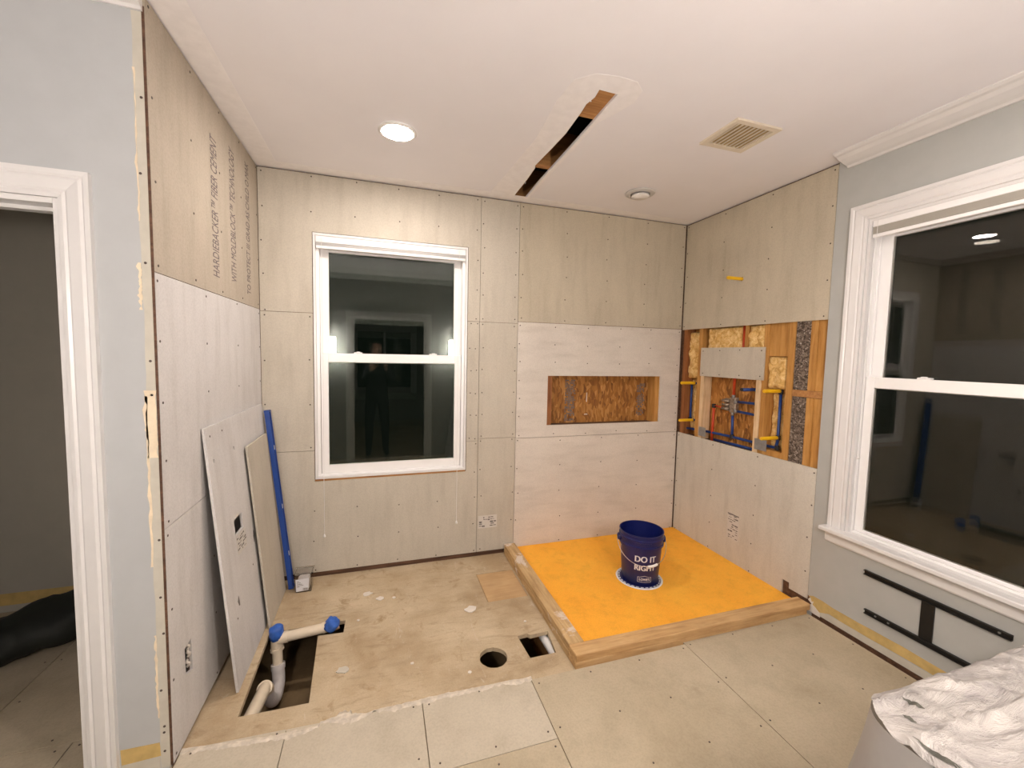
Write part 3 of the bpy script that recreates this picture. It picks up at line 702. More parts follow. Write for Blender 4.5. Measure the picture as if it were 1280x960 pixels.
bm = bm_new(); tube(bm, [(W-.086, -.757, 1.356), (W-.093, -.757, 1.356)], .0125, 12); obj('pipe_mouth_shade', bm, 'black_fit', plumb)  # solid black disc, shade inside the open pipe end put in as colour
for y, z in ((-.943, 1.361), (-.943, 1.036), (-.130, 1.360), (-.128, 1.034)):
    obj('stub_cap', tb([(PX-.012, y, z), (W-.090, y, z), (W-.095, y, z)], [.0125, .0125, .010], 12), 'yellow', plumb, 'auto')
for y in (-.130, -.128):
    z = 1.358 if y == -.130 else 1.034
    bm = bm_new(); tube(bm, [(PX, -.085, z), (PX, y-.012, z)], .010, 8); obj('blue_pipe', bm, 'blue_pipe', plumb)
for y0, y1, z0, z1 in ((-.325, -.248, .922, .998), (-.898, -.800, .930, 1.008)):
    bm = bm_new(); plate(bm, rect(y0, y1, z0, z1), [], .0105, .0133, RIGHT); tag(obj('nail_plate', bm, 'steel'), 'grey steel nail plate on the pale stud left of the valve' if y0 > -.5 else 'grey steel nail plate on the pale stud right of the valve', 'nail plate', 'nail plates over the pipes')
t = thing('shower_arm_stub', 'yellow capped pipe stub poking out high on the shower side wall', 'pipe', (W-.06, -.612, 2.160))
obj('stub_cap', tb([(W+.02, -.612, 2.172), (W-.125, -.612, 2.172), (W-.134, -.612, 2.172)], [.0125, .0125, .009], 12), 'yellow', t, 'auto')

# ------------------------------------------------------------------ stickers on the boards
def sticker(parent, mp, u0, u1, v0, v1, seed, head=True):
    s = obj('product_label', p1(rect(u0, u1, v0, v1), [], -.0008, .0005, mp), 'label', parent)
    rnd = random.Random(seed); bm = bm_new(); v = v1-.012
    while v > v0+.012:
        u = u0+.008
        while u < u1-.012:
            ww = rnd.uniform(.008, .03)
            if rnd.random() < .62: plate(bm, rect(u, min(u+ww, u1-.006), v-rnd.uniform(.003, .012), v), [], -.0012, -.0006, mp)
            u += ww+.004
        v -= .017
    if head: plate(bm, rect(u0+.002, u1-.002, v1-.010, v1-.001), [], -.0013, -.0006, mp)
    obj('label_print', bm, 'print_dark', s)
wb = [c for c in wall_shower.children if c.name.startswith('cement_board')]
sticker(wb[1], RIGHT, -.720, -.612, .195, .392, 1)
sticker(bk, BACK, 1.476, 1.628, .205, .306, 2, False)

# ------------------------------------------------------------------ leaning boards, straightedge, tub
def leaning(name, label, cat, bl, br, tl, thick, mat, holes=(), group=None, du=.9):
    bl, br, tl = Vector(bl), Vector(br), Vector(tl)
    ex = (br-bl).normalized(); up = (tl-bl); up = (up-ex*up.dot(ex)); h = up.length; up.normalize(); wd = (br-bl).length
    nn = ex.cross(up).normalized()
    if nn.x < 0: nn = -nn                                    # towards the room
    def mp(u, v, w): return bl+ex*u+up*v+nn*(-w)
    o = tag(obj(name, p1(rect(0, wd, 0, h), holes, 0, thick, mp), mat), label, cat, group)
    return o, mp, wd, h
hole = [(.195, .665), (.195, .730), (.300, .738), (.300, .672)]
A, mpA, wA, hA = leaning('leaning_board', 'large pale cement board offcut with a square hole leaning on the left wall', 'board', (.118, -.985, FZ+.003), (.118, -.055, FZ+.003), (.014, -.965, 1.222), .011, 'board_pale', [[(.205, .665), (.205, .745), (.325, .745), (.325, .665)], circ(.06, 1.085, .010, 10, .2), circ(.33, 1.085, .010, 10, .2)])
stuff(obj('screw_heads', (lambda bm: [plate(bm, circ(u, v, .005, 8), [], -.001, .001, mpA) for u, v in ((.05, 1.2), (.2, 1.2), (.4, .42), (.1, .3))] and bm)(bm_new()), 'screw', A))
bmx = bm_new(); plate(bmx, [(.205, .565), (.345, .555), (.345, .655), (.205, .655)], [], -.0008, .0002, mpA); lb = obj('product_label', bmx, 'label', A)
bm = bm_new(); rnd = random.Random(5)
for r_ in range(6):
    u = .21
    while u < .33:
        ww = rnd.uniform(.006, .022)
        if rnd.random() < .6: plate(bm, rect(u, u+ww, .57+r_*.014, .57+r_*.014+rnd.uniform(.003, .009)), [], -.0012, -.0006, mpA)
        u += ww+.004
obj('label_print', bm, 'print_dark', lb)
for (u, v) in ((.47, .55), (.52, .25), (.14, .36)):
    bm = bm_new(); plate(bm, circ(u, v, .012, 9, .4, .03), [], -.0007, .0003, mpA); obj('scuff', bm, 'print_dark', A)
B, mpB, wB, hB = leaning('leaning_board', 'smaller grey cement board offcut leaning on the larger board beside the blue straightedge', 'board', (.147, -.520, FZ+.003), (.147, -.120, FZ+.003), (.052, -.525, 1.040), .011, 'board_gray')

a, b = Vector((.178, -.098, FZ+.003)), Vector((.047, -.066, 1.180))
ax = (b-a).normalized(); sx = Vector((0, 1, 0)); sx = (sx-ax*sx.dot(ax)).normalized(); nx = ax.cross(sx).normalized()
L = (b-a).length
lev = thing('straightedge', 'long blue metal level leaning in the left back corner', 'level', a)
def lv(name, s0, s1, n0, n1, t0, t1, mat):
    bm = bm_new(); vs = box(bm, s0, s1, n0, n1, t0, t1)
    for q in vs: c = q.co.copy(); q.co = a+sx*c.x+nx*c.y+ax*c.z
    return obj(name, bm, mat, lev)
lv('web', -.017, .017, -.006, .006, 0, L, 'level_blue'); lv('flange', -.022, -.017, -.014, .014, 0, L, 'level_blue'); lv('flange', .017, .022, -.014, .014, 0, L, 'level_blue')
for t0 in (.18, .45, .78): lv('vial', .013, .0235, -.010, .010, t0*L, t0*L+.030, 'white_plastic')
for t0 in (0, L-.012): lv('end_cap', -.023, .023, -.015, .015, t0, t0+.012, 'level_blue')

tub = thing('plastic_tub', 'small clear plastic tub with a white label by the corner on the floor', 'container', (.262, -.130, FZ))
tx0, tx1, ty0, ty1 = .208, .314, -.178, -.09
bm = bm_new()
outer = [(tx0+.008, ty0+.006), (tx1-.006, ty0+.006), (tx1-.006, ty1), (tx0+.008, ty1)]
for z0, z1, g in ((FZ+.001, .105, 0),):
    lo = [bm.verts.new((x, y, z0)) for x, y in outer]; hi = [bm.verts.new((tx0+(x-tx0)*1.0+(-.006 if x < .26 else .006), y+(-.005 if y < -.13 else .004), z1)) for x, y in outer]
    li = [bm.verts.new((v.co.x*.97+.262*.03, v.co.y*.97-.134*.03, z0+.003)) for v in lo]; hi2 = [bm.verts.new((v.co.x*.97+.262*.03, v.co.y*.97-.134*.03, z1)) for v in hi]
    bm.faces.new(lo); bm.faces.new(li)
    for i in range(4):
        j = (i+1) % 4
        bm.faces.new([lo[i], lo[j], hi[j], hi[i]]); bm.faces.new([li[i], li[j], hi2[j], hi2[i]]); bm.faces.new([hi[i], hi[j], hi2[j], hi2[i]])
obj('body', bm, 'clear', tub)
bm = bm_new(); plate(bm, rect(tx0-.006, tx1+.006, ty0-.006, ty1+.006), [rect(tx0+.004, tx1-.004, ty0+.004, ty1-.004)], -.112, -.105, lambda u, v, w: (u, v, -w)); obj('rim', bm, 'clear', tub)
obj('contents', b1(tx0+.018, tx1-.018, ty0+.02, ty1-.012, FZ+.006, .072, bev=.01), 'pvc_gray', tub)
bm = bm_new(); plate(bm, [(tx0+.010, FZ+.008), (tx1-.022, FZ+.012), (tx1-.018, .074), (tx0+.008, .072)], [], 0, .0012, lambda u, v, w: (u, ty0+.0035-(v-FZ)*.045+w, v)); lab = obj('label', bm, 'print_white', tub)
bm = bm_new()
for k in range(7):
    plate(bm, rect(tx0+.052+k*.0042, tx0+.0535+k*.0042+.0012*(k % 2), FZ+.016, FZ+.030), [], 0, .001, lambda u, v, w: (u, ty0+.0022-(v-FZ)*.045+w, v))
for r_ in range(5):
    plate(bm, rect(tx0+.015, tx0+.03+.008*((r_*3) % 4), FZ+.04+r_*.009, FZ+.0425+r_*.009), [], 0, .001, lambda u, v, w: (u, ty0+.0022-(v-FZ)*.045+w, v))
obj('label_print', bm, 'print_dark', lab)

# ------------------------------------------------------------------ drain pipes in the trench
dr = thing('drain_pipe', 'cream plastic drain pipe with blue taped ends in the open floor trench', 'pipe', (.205, -.61, -.30))
R = .030
def dp(name, pts, mat, r=R, fil=.03, n=16): return obj(name, tb(fillet(pts, fil), r, n), mat, dr, 'auto')
dp('pipe', [(.232, -.605, -.030), (.435, -.610, -.012)], 'pvc', .027)
dp('tee', [(.195, -.600, .0), (.195, -.604, -.085)], 'pvc', .031)
dp('tee_branch', [(.20, -.604, -.034), (.25, -.605, -.029)], 'pvc', .031)
dp('collar', [(.1955, -.605, -.084), (.197, -.607, -.098)], 'pvc', .0345)
dp('pipe', [(.197, -.607, -.095), (.203, -.625, -.19)], 'pvc', .026)
dp('trap_bend', [(.203, -.626, -.178), (.212, -.650, -.262), (.208, -.745, -.290), (.196, -.805, -.215), (.194, -.835, -.150)], 'pvc_gray', .032, .07)
dp('collar', [(.203, -.624, -.165), (.205, -.630, -.190)], 'pvc_gray', .0355)
dp('collar', [(.1935, -.828, -.150), (.193, -.862, -.115)], 'pvc', .0355)
dp('pipe', [(.193, -.85, -.122), (.176, -1.15, -.085)], 'pvc', .030)
dp('elbow', [(.43, -.610, -.012), (.458, -.610, -.006), (.474, -.618, .012)], 'pvc', .030, .02)
def tapecap(c, ax_, r, h, seed):
    bm = bm_new(); ax_ = Vector(ax_).normalized(); s = ax_.orthogonal().normalized(); q = ax_.cross(s); n = 18; rings = []
    for t, k in ((-.55, 1.04), (-.2, 1.08), (.2, 1.1), (.42, 1.02), (.5, .75), (.53, .3)):
        rings.append([bm.verts.new(Vector(c)+ax_*h*(t+.10*noise.noise(Vector((i*.8, seed, t))))+(s*math.cos(2*PI*i/n)+q*math.sin(2*PI*i/n))*r*k*(1+.16*noise.noise(Vector((i*.9, t*3, seed))))) for i in range(n)])
    for a_ in range(5):
        for i in range(n): bm.faces.new([rings[a_][i], rings[a_][(i+1) % n], rings[a_+1][(i+1) % n], rings[a_+1][i]])
    bm.faces.new(rings[-1]); bm.faces.new(rings[0])
    obj('painters_tape', bm, 'tape', dr, True)
tapecap((.193, -.600, .004), (-.1, .05, 1), .033, .062, 1)
tapecap((.482, -.622, .012), (.55, -.2, .75), .035, .052, 2)
obj('copper_stub', tb([(.49, -.60, -.03), (.515, -.598, -.02)], .016, 10), 'plywood', dr, True)
wp = tag(obj('waste_pipe', tb([(1.655, -.93, -.075), (1.665, -1.16, -.075)], .024, 14), 'white_plastic', None, 'auto'), 'white plastic waste pipe below the square floor cutout by the curb', 'pipe')

# ------------------------------------------------------------------ shower curb, pan, drain, bucket
curb = thing('shower_curb', 'stacked lumber curb framing two sides of the orange shower pan', 'shower curb', (1.73, -1.26, FZ))
C0 = FZ+.0005
obj('plank', b1(1.689, 3.280, -1.296, -1.208, C0, C0+.0385, bev=.003), 'curb_x', curb)
obj('plank', b1(1.690, 3.303, -1.297, -1.209, C0+.039, C0+.0785, bev=.003), 'curb_x', curb)
obj('plank', b1(1.688, 1.777, -1.206, -.012, C0, C0+.0385, bev=.003), 'curb_y', curb)
obj('plank', b1(1.690, 1.779, -1.2075, -.006, C0+.039, C0+.0785, bev=.003), 'curb_y', curb)
PZ = .020
pan = tag(obj('shower_pan', p1([(1.80, -1.204), (3.314, -1.204), (3.314, -.003), (1.80, -.003)], [], -PZ, .0195, FLOOR), 'orange'), 'bright orange shower pan filling the corner inside the lumber curb', 'shower pan')
obj('bare_edge', p1(rect(1.781, 1.7995, -1.204, -.003), [], -.006, .0195, FLOOR), 'curb_y', pan)
BXC, BYC = 2.492, -.676
drain = thing('shower_drain', 'white rimmed navy round drain flange under the bucket on the shower pan', 'drain', (BXC-.004, BYC, PZ))
bm = bm_new(); lathe(bm, [(.145, .0005), (.159, .0005), (.160, .002), (.156, .005), (.148, .005), (.145, .003)], (BXC-.004, BYC, PZ), 48, True); obj('rim', bm, 'print_white', drain, True)
bm = bm_new(); lathe(bm, [(.0, .0004), (.1445, .0004), (.1445, .0030), (.0, .0030)], (BXC-.004, BYC, PZ), 48); obj('disc', bm, 'navy', drain)
for k in range(28):
    a_ = 2*PI*k/28; r0, r1, da = .134, .142, .065
    bm = bm_new(); plate(bm, [(r0*math.cos(a_-da), r0*math.sin(a_-da)), (r1*math.cos(a_-da), r1*math.sin(a_-da)), (r1*math.cos(a_+da), r1*math.sin(a_+da)), (r0*math.cos(a_+da), r0*math.sin(a_+da))], [], -.0042, -.0031, lambda u, v, w: (BXC-.004+u, BYC+v, PZ-w)); obj('slot', bm, 'print_white', drain)

BZ = PZ+.0035; KB = .955
bk_ = thing('bucket', 'navy blue plastic bucket with white DO IT RIGHT lettering on the orange pan', 'bucket', (BXC, BYC, BZ))
prof = [(.0, 0), (.119, 0), (.122, .004), (.141, .268), (.150, .272), (.1505, .286), (.144, .290), (.1445, .318), (.152, .322), (.1525, .336), (.147, .340), (.1475, .360), (.151, .363), (.1505, .368), (.1445, .368), (.142, .33), (.119, .006), (.0, .006)]
prof = [(r_, z_*KB) for r_, z_ in prof]
bm = bm_new(); lathe(bm, prof, (BXC, BYC, BZ), 56); obj('body', bm, 'navy', bk_, 'auto')
camdir = math.atan2(-3.0948-BYC, .7434-BXC)            # side of the bucket that carries the print
def wrap(bm, ang0, zc, off=.0012):
    for v in bm.verts:
        u, z, w = v.co; zz = zc+z; r = .122+(.141-.122)*(zz/KB-.004)/.264+off+w
        a_ = ang0+u/r; v.co = Vector((BXC+r*math.cos(a_), BYC+r*math.sin(a_), BZ+zz))
    return bm
def scaled(s, wd, ht):
    t = text_bm(s, .1, extr=.0005); us = [v.co.x for v in t.verts]; vs = [v.co.y for v in t.verts]
    kx, ky = wd/(max(us)-min(us)), ht/(max(vs)-min(vs)); mx, my = (max(us)+min(us))/2, (max(vs)+min(vs))/2
    for v in t.verts: v.co.x = (v.co.x-mx)*kx; v.co.y = (v.co.y-my)*ky
    return t
TA = camdir+.26
def bold(s, wd, ht, d):
    t = scaled(s, wd, ht); t2 = t.copy()
    for v in t2.verts: v.co.x += d
    me = bpy.data.meshes.new('x'); t2.to_mesh(me); t.from_mesh(me); bpy.data.meshes.remove(me); t2.free()
    for v in t2.verts if False else (): pass
    return t
obj('lettering', wrap(bold('DO IT', .142, .042, .004), TA, .193), 'print_white', bk_)
obj('lettering', wrap(bold('RIGHT', .142, .038, .004), TA, .131), 'print_white', bk_)
obj('lettering', wrap(bold("LOWE'S", .070, .017, .0015), TA, .049), 'print_white', bk_)
lo_ = [(-.045, .031), (.045, .031), (.045, .066), (.030, .066), (.0, .075), (-.030, .066), (-.045, .066)]
bm = bm_new()
for i in range(len(lo_)):
    p, q = Vector(lo_[i]), Vector(lo_[(i+1) % len(lo_)]); d = (q-p).normalized(); n_ = Vector((-d.y, d.x))*.0012; ns = max(1, int((q-p).length/.015))
    for s_ in range(ns):
        a_, b_ = p+(q-p)*s_/ns, p+(q-p)*(s_+1)/ns
        vs = [bm.verts.new((*(c), 0)) for c in (a_-n_, b_-n_, b_+n_, a_+n_)]; bm.faces.new(vs)
obj('emblem', wrap(bm, TA, 0, .0018), 'print_white', bk_)
bm = bm_new()
for k in range(5): box(bm, -.012+.004*(k % 2), .012, .0, .0004, 0, 0)
bm.free()
bm = bm_new()
for k in range(7):
    z = .15+k*.016; vs = [bm.verts.new((u, zz, 0)) for u, zz in ((-.02, z), (-.02+.012+.01*(k % 3), z), (-.02+.012+.01*(k % 3), z+.009), (-.02, z+.009))]; bm.faces.new(vs)
obj('side_print', wrap(bm, camdir-1.25, 0, .0012), 'slat', bk_)
EL = camdir-1.35; ER = EL+PI
for e_ in (EL, ER):
    bm = bm_new(); c = Vector((math.cos(e_), math.sin(e_), 0)); p = Vector((BXC, BYC, BZ+.303*KB)); tube(bm, [p+c*.140, p+c*.160, p+c*.164], [.026, .024, .017], 14); obj('ear', bm, 'navy', bk_, 'auto')
pts = []
for i in range(33):
    s_ = i/32; a_ = EL+PI*s_; dz = .128*math.sin(PI*s_)**.8; r = .1645+.004*math.sin(PI*s_)
    pts.append((BXC+r*math.cos(a_), BYC+r*math.sin(a_), BZ+.303*KB-dz))
obj('handle', tb(pts, .0022, 6), 'wire', bk_, True)
g = pts[15:20]; g = [pts[17], pts[18], pts[19], pts[20], pts[21]]
obj('grip', tb(g, .0085, 10), 'white_plastic', bk_, True)

# ------------------------------------------------------------------ wall bracket
br = thing('wall_bracket', 'black metal bracket of two rails and an upright on the grey wall below the window', 'bracket', (W-.01, -1.852, .185))
for y0, y1, z0, z1 in ((-2.140, -1.570, .398, .424), (-2.140, -1.586, .182, .208)):
    bm = bm_new(); box(bm, W-.006, W-.0005, y0, y1, z0, z1, .001); box(bm, W-.016, W-.006, y0, y1, z1-.005, z1, .001); box(bm, W-.016, W-.006, y0, y1, z0, z0+.004, .001); obj('rail', bm, 'black_metal', br)
obj('upright', b1(W-.008, W-.0008, -1.880, -1.828, .2085, .3975), 'black_metal', br)
for y, z in ((-1.64, .195), (-1.70, .195), (-2.06, .195), (-2.10, .411)):
    bm = bm_new(); tube(bm, [(W-.0062, y, z), (W-.0095, y, z)], .005, 10); obj('bolt', bm, 'steel', br)

# ------------------------------------------------------------------ table under plastic
TZ = .775
tab = thing('vanity_cabinet', 'waist high cabinet hidden under the plastic sheet at the right front', 'cabinet', (2.55, -2.82, 0))
obj('carcass', b1(1.88, 3.22, -3.16, -2.56, .001, TZ-.045), 'paint_gray', tab)
obj('worktop', b1(1.875, 3.27, -3.18, -2.555, TZ-.044, TZ-.008, bev=.006), 'drywall_cream', tab)
def sheet_mat():
    m, nt, p = new_mat('plastic_sheet'); v = coords(nt); vs = coords(nt, (.55, 1.3, 1), (0, 0, .5))
    a = noise_n(nt, vs, 9, 6, .7, 1.2); b = noise_n(nt, v, 16, 6, .75, .6)
    c = ramp(nt, a, [(.30, (.17, .16, .155)), (.42, (.35, .325, .31)), (.60, (.48, .45, .42))])
    spot = ramp(nt, b, [(.60, (0, 0, 0)), (.70, (1, 1, 1))])
    c = mixc(nt, spot, c, (.27, .27, .255)); nt.links.new(c, p.inputs['Base Color'])
    p.inputs['Roughness'].default_value = .35
    p.inputs['Alpha'].default_value = .93
    bump(nt, p, a, .8, .03); return m
def skirt_mat():
    m, nt, p = new_mat('plastic_skirt'); v = coords(nt); a = noise_n(nt, v, 5, 5, .6)
    nt.links.new(ramp(nt, a, [(.3, (.42, .40, .385)), (.7, (.52, .50, .48))]), p.inputs['Base Color'])
    p.inputs['Roughness'].default_value = .4; p.inputs['Alpha'].default_value = .72; return m
def smear_mat():
    return plain('paint_smear', (.09, .088, .07), .7, var=.35, scale=30)
M['sheet'] = sheet_mat(); M['skirt'] = skirt_mat(); M['smear'] = smear_mat()
shx0, shx1, shy0, shy1 = 1.790, 3.290, -3.192, -2.465
bm = bm_new(); nx_, ny_ = 150, 76; g = []
def sheet_z(x, y):
    q = noise.noise(Vector((x*3.2+y*2.4, y*7-x*2.2, 1)))*.012 + (1-abs(noise.noise(Vector((x*4.5+y*5, y*12-x*3, 5)))))**6*.018 + (1-abs(noise.noise(Vector((x*9-y*7, y*21+x*4, 9)))))**7*.009 + noise.noise(Vector((x*24, y*30, 3)))*.005
    e = min(x-shx0, shy1-y); r = .03
    drop = 0 if e > r else (r-math.sqrt(max(0, r*r-(r-e)**2)))*.6
    return TZ+.010+q*(1 if e > .03 else .5)-drop
for j in range(ny_+1):
    g.append([bm.verts.new((shx0+(shx1-shx0)*i/nx_, shy0+(shy1-shy0)*j/ny_, 0)) for i in range(nx_+1)])
for r_ in g:
    for vv in r_:
        ca, cb = (shx0+.10-vv.co.x)/.10, (vv.co.y-(shy1-.10))/.10
        if ca > 0 and cb > 0:
            k_ = max(ca, cb)/math.hypot(ca, cb); vv.co.x = shx0+.10-ca*k_*.10; vv.co.y = shy1-.10+cb*k_*.10
        wob = noise.noise(Vector((vv.co.x*9, vv.co.y*9, 8)))*.008
        vv.co.z = sheet_z(vv.co.x, vv.co.y)
        if vv.co.x < shx0+.001: vv.co.x += wob
        if vv.co.y > shy1-.001: vv.co.y += wob
for j in range(ny_):
    for i in range(nx_): bm.faces.new([g[j][i], g[j][i+1], g[j+1][i+1], g[j+1][i]])
sheet = tag(obj('plastic_sheet', bm, 'sheet', None, True, base=(2.5, -2.82, TZ)), 'crumpled translucent plastic drop sheet covering the cabinet at the right front', 'plastic sheet')
# hanging skirt along the left side, the corner and the back side
bm = bm_new(); path = []
for i in range(50): path.append((shx0+.001, shy0+(shy1-.10-shy0)*i/49, Vector((-1, 0, 0))))
for i in range(1, 9):
    a_ = PI-PI/2*i/9; path.append((shx0+.10+.10*math.cos(a_), shy1-.10+.10*math.sin(a_), Vector((math.cos(a_), math.sin(a_), 0))))
for i in range(80): path.append((shx0+.10+(shx1-shx0-.10)*i/79, shy1-.001, Vector((0, 1, 0))))
rows = []
for k, (x, y, nrm) in enumerate(path):
    row = []
    fl = .10 if k < 45 else (.10+.10*math.sin((k-45)/20*PI) if k < 65 else .045)
    for j in range(13):
        t = j/12; z = TZ-.004-(TZ-.008)*t
        f = noise.noise(Vector((k*.16, 2, t*.6)))*.030*t**.5 + noise.noise(Vector((k*.5, 9, t*1.2)))*.010*t**.5
        off = fl*t**1.3+f
        row.append(bm.verts.new((x+nrm.x*off, y+nrm.y*off, z)))
    rows.append(row)
for k in range(len(rows)-1):
    for j in range(12): bm.faces.new([rows[k][j], rows[k+1][j], rows[k+1][j+1], rows[k][j+1]])
obj('skirt', bm, 'skirt', sheet, True)
# paint smears along the near edge of the sheet
rnd = random.Random(3)
for k in range(16):
    y = -2.50-k*.036+rnd.uniform(-.01, .01); x = shx0+.010+rnd.uniform(0, .016)+(.09-.1*min(1, k*.4) if k < 2 else 0); l = rnd.uniform(.025, .075); wd = rnd.uniform(.002, .0055)
    bm = bm_new(); pr = []
    for i in range(9):
        t = i/8; yy = y-l*t; hw = wd*math.sin(PI*min(.97, max(.03, t)))*(1+.5*noise.noise(Vector((k, i*1.7, 0))))
        xx = x+.004*noise.noise(Vector((k*3, i*.8, 2)))
        pr.append((bm.verts.new((xx-hw, yy, sheet_z(xx-hw, yy)+.0022)), bm.verts.new((xx+hw, yy, sheet_z(xx+hw, yy)+.0022))))
    for i in range(8): bm.faces.new([pr[i][0], pr[i+1][0], pr[i+1][1], pr[i][1]])
    obj('paint_smear', bm, 'smear', sheet)

# ------------------------------------------------------------------ loose scraps and the dark bag in the water closet
def scrap(label, x, y, r, seed, mat='scrap', z=FZ):
    random.seed(seed); bm = bm_new(); plate(bm, circ(x, y, r, 11, .25, r*.8), [], 0, .004, lambda u, v, w: (u, v, z+.0006+w))
    tag(obj('plaster_scrap', bm, mat), label, 'scrap', 'plaster scraps on the bare floor')
scrap('largest white plaster flake on the bare floor, between the plywood patch and the trench', 1.285, -.655, .038, 1)
scrap('white plaster flake furthest left of three near the window wall', .665, -.31, .028, 2)
scrap('white plaster flake in the middle of three near the window wall', .745, -.385, .024, 3)
scrap('white plaster flake furthest right of three near the window wall', .83, -.40, .012, 4)
scrap('tiny white plaster flake in the middle of the bare floor', .90, -1.02, .008, 5)
scrap('small white plaster flake next to the lumber curb by the square cutout', 1.57, -.86, .008, 6)
scrap('small plaster flake left of the round floor hole', 1.17, -1.16, .010, 7)
scrap('small plaster flake right of the blue taped pipe', .62, -.58, .009, 8)
scrap('grey thinset lump on the bare floor right of the trench', .565, -.97, .030, 9, 'drywall_cream')
bm = bm_new(); nu, nv = 40, 22; g = []
c0, c1 = Vector((-1.36, -.62, 0)), Vector((-.50, -.10, 0)); axd = (c1-c0).normalized(); sd = Vector((-axd.y, axd.x, 0))
for i in range(nu+1):
    t = i/nu; env = max(.02, math.sin(PI*min(.985, max(.015, t))))**.35; cc = c0+(c1-c0)*t; row = []
    for j in range(nv):
        a_ = 2*PI*j/nv; k = 1+.22*noise.noise(Vector((t*7, math.cos(a_)*1.3, math.sin(a_)*1.3)))+.10*noise.noise(Vector((t*22, math.cos(a_)*3, math.sin(a_)*3)))
        zc = .085*(1+.55*t)
        z = max(.0015, zc*env+zc*env*k*math.sin(a_)); row.append(bm.verts.new(cc+sd*(.175*env*k*math.cos(a_))+Vector((0, 0, z))))
    g.append(row)
for i in range(nu):
    for j in range(nv): bm.faces.new([g[i][j], g[i][(j+1) % nv], g[i+1][(j+1) % nv], g[i+1][j]])
bm.faces.new(g[0]); bm.faces.new(g[-1])
tag(obj('duffel_bag', bm, 'bag', None, True), 'long dark soft bag lying on the floor beyond the doorway', 'bag')

# ------------------------------------------------------------------ the photographer (seen only mirrored in the back window)
def skinned(name, verts, edges, radii, mat, parent, root=0, lv=2):
    me = bpy.data.meshes.new(name); off = org(parent)
    me.from_pydata([Vector(v)-off for v in verts], edges, []); o = bpy.data.objects.new(name, me); COL.objects.link(o); o.parent = parent
    m = o.modifiers.new('skin', 'SKIN'); m.use_smooth_shade = True
    if not me.skin_vertices: me.attributes.new if False else None
    sv = me.skin_vertices[0].data if me.skin_vertices else None
    if sv is None:
        bm_ = bmesh.new(); bm_.from_mesh(me); bm_.verts.layers.skin.verify(); bm_.to_mesh(me); bm_.free(); sv = me.skin_vertices[0].data
    for i, r in enumerate(radii):
        rr = r if isinstance(r, tuple) else (r, r); sv[i].radius = rr; sv[i].use_root = (i == root)
    s = o.modifiers.new('sub', 'SUBSURF'); s.levels = lv; s.render_levels = lv
    me.materials.append(M[mat]); return o
px, py = .70, -3.42
per = thing('person', 'person in dark clothes holding up a phone, mirrored in the back window', 'person', (px, py, 0))
V = [(px, py, .93), (px, py, 1.10), (px, py, 1.30), (px, py+.01, 1.42), (px, py+.02, 1.50), (px, py+.03, 1.57), (px, py+.035, 1.64), (px, py+.03, 1.70),
     (px-.19, py, 1.40), (px-.25, py+.06, 1.16), (px-.10, py+.26, 1.36),
     (px+.19, py, 1.40), (px+.25, py+.06, 1.16), (px+.14, py+.26, 1.36),
     (px-.09, py, .88), (px-.11, py+.02, .48), (px-.12, py-.01, .09), (px-.13, py+.13, .035),
     (px+.09, py, .88), (px+.12, py+.02, .48), (px+.13, py-.01, .09), (px+.15, py+.13, .035)]
Ed = [(0, 1), (1, 2), (2, 3), (3, 4), (4, 5), (5, 6), (6, 7), (3, 8), (8, 9), (9, 10), (3, 11), (11, 12), (12, 13), (0, 14), (14, 15), (15, 16), (16, 17), (0, 18), (18, 19), (19, 20), (20, 21)]
Ra = [(.15, .11), (.15, .11), (.17, .115), (.12, .09), (.055, .055), (.085, .095), (.095, .11), (.06, .075), .062, .047, .033, .062, .047, .033, .095, .068, .045, (.045, .035), .095, .068, .045, (.045, .035)]
body = skinned('body', V, Ed, Ra, 'cloth_dark', per)
hb = bm_new(); bmesh.ops.create_uvsphere(hb, u_segments=24, v_segments=16, radius=1)
for v in hb.verts:
    x, y, z = v.co; v.co = Vector((px+x*.080, py+.04+y*.098+(.012*max(0, y)*(1-abs(x))), 1.615+z*.118*(1 if z > 0 else 1.02)-(.0)))
obj('head', hb, 'skin', per, True)
bm = bm_new(); tube(bm, [(px, py+.128, 1.635), (px, py+.150, 1.60), (px, py+.140, 1.592)], [.008, .014, .012], 8); obj('nose', bm, 'skin', per, True)
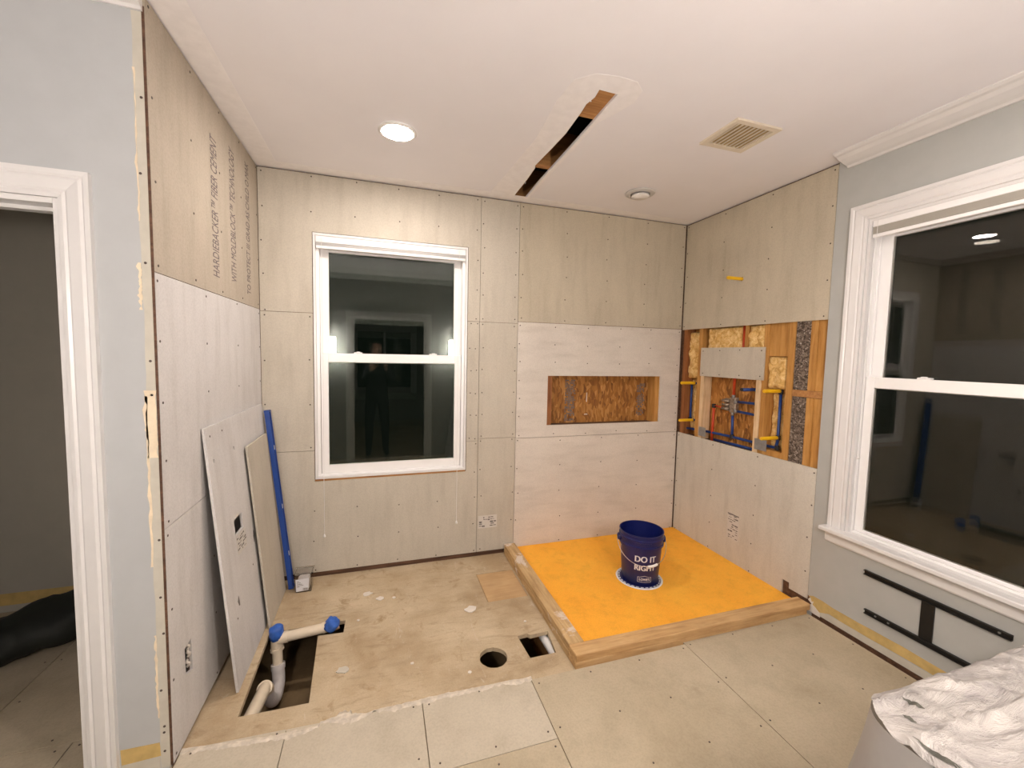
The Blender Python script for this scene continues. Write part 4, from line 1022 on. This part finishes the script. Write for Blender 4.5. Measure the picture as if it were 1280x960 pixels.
for s_ in (-1, 1):
    bm = bm_new(); tube(bm, [(px+s_*.032-.008, py+.131, 1.632), (px+s_*.032+.008, py+.131, 1.632)], [.008, .008], 8); obj('eye', bm, 'print_dark', per, True)
    bm = bm_new(); tube(bm, [(px+s_*.082, py+.03, 1.64), (px+s_*.088, py+.025, 1.61), (px+s_*.080, py+.03, 1.585)], [.010, .014, .008], 8); obj('ear', bm, 'skin', per, True)
bm = bm_new(); tube(bm, [(px-.022, py+.131, 1.565), (px, py+.136, 1.563), (px+.022, py+.131, 1.565)], .005, 6); obj('mouth', bm, 'stud_red', per, True)
bm = bm_new(); bmesh.ops.create_uvsphere(bm, u_segments=24, v_segments=14, radius=1)
for v in list(bm.verts):
    x, y, z = v.co
    if z < -.25 or (y > .55 and z < .55): bm.verts.remove(v); continue
    v.co = Vector((px+x*.089, py+.034+y*.105, 1.625+z*.118))
obj('hair', bm, 'hair', per, True)
phx, phy, phz = .758, -3.112, 1.530
ph = thing('phone', 'black phone held up by the mirrored person', 'phone', (phx, phy, phz-.08))
obj('case', b1(phx-.038, phx+.038, phy-.004, phy+.004, phz-.078, phz+.078, bev=.003), 'black_fit', ph)
obj('display', b1(phx-.035, phx+.035, phy-.0048, phy-.0041, phz-.074, phz+.074), 'screen', ph)
for s_ in (-1, 1):
    wx = px-.10 if s_ < 0 else px+.14
    palm = Vector((phx+s_*.050, phy-.035, phz-.045)); wr = Vector((wx, py+.26, 1.36))
    vs = [wr, palm+Vector((s_*.004, -.03, -.045)), palm]; es = [(0, 1), (1, 2)]; ra = [.028, .026, (.020, .028)]
    for k in range(4):
        b0 = palm+Vector((s_*.006, .012, -.024+k*.017)); i0 = len(vs); ln = (.8, .95, 1.0, .9)[k]
        vs += [b0, b0+Vector((s_*.004, .030*ln, .004)), b0+Vector((-s_*.014*ln, .046*ln, .006)), b0+Vector((-s_*.032*ln, .050*ln, .007))]
        es += [(2, i0), (i0, i0+1), (i0+1, i0+2), (i0+2, i0+3)]; ra += [.010, .009, .0085, .0075]
    i0 = len(vs); vs += [palm+Vector((-s_*.012, -.006, .022)), palm+Vector((-s_*.022, .018, .040)), palm+Vector((-s_*.028, .024, .055))]; es += [(2, i0), (i0, i0+1), (i0+1, i0+2)]; ra += [.012, .010, .0085]
    skinned('hand', vs, es, ra, 'skin', per, 0, 1)
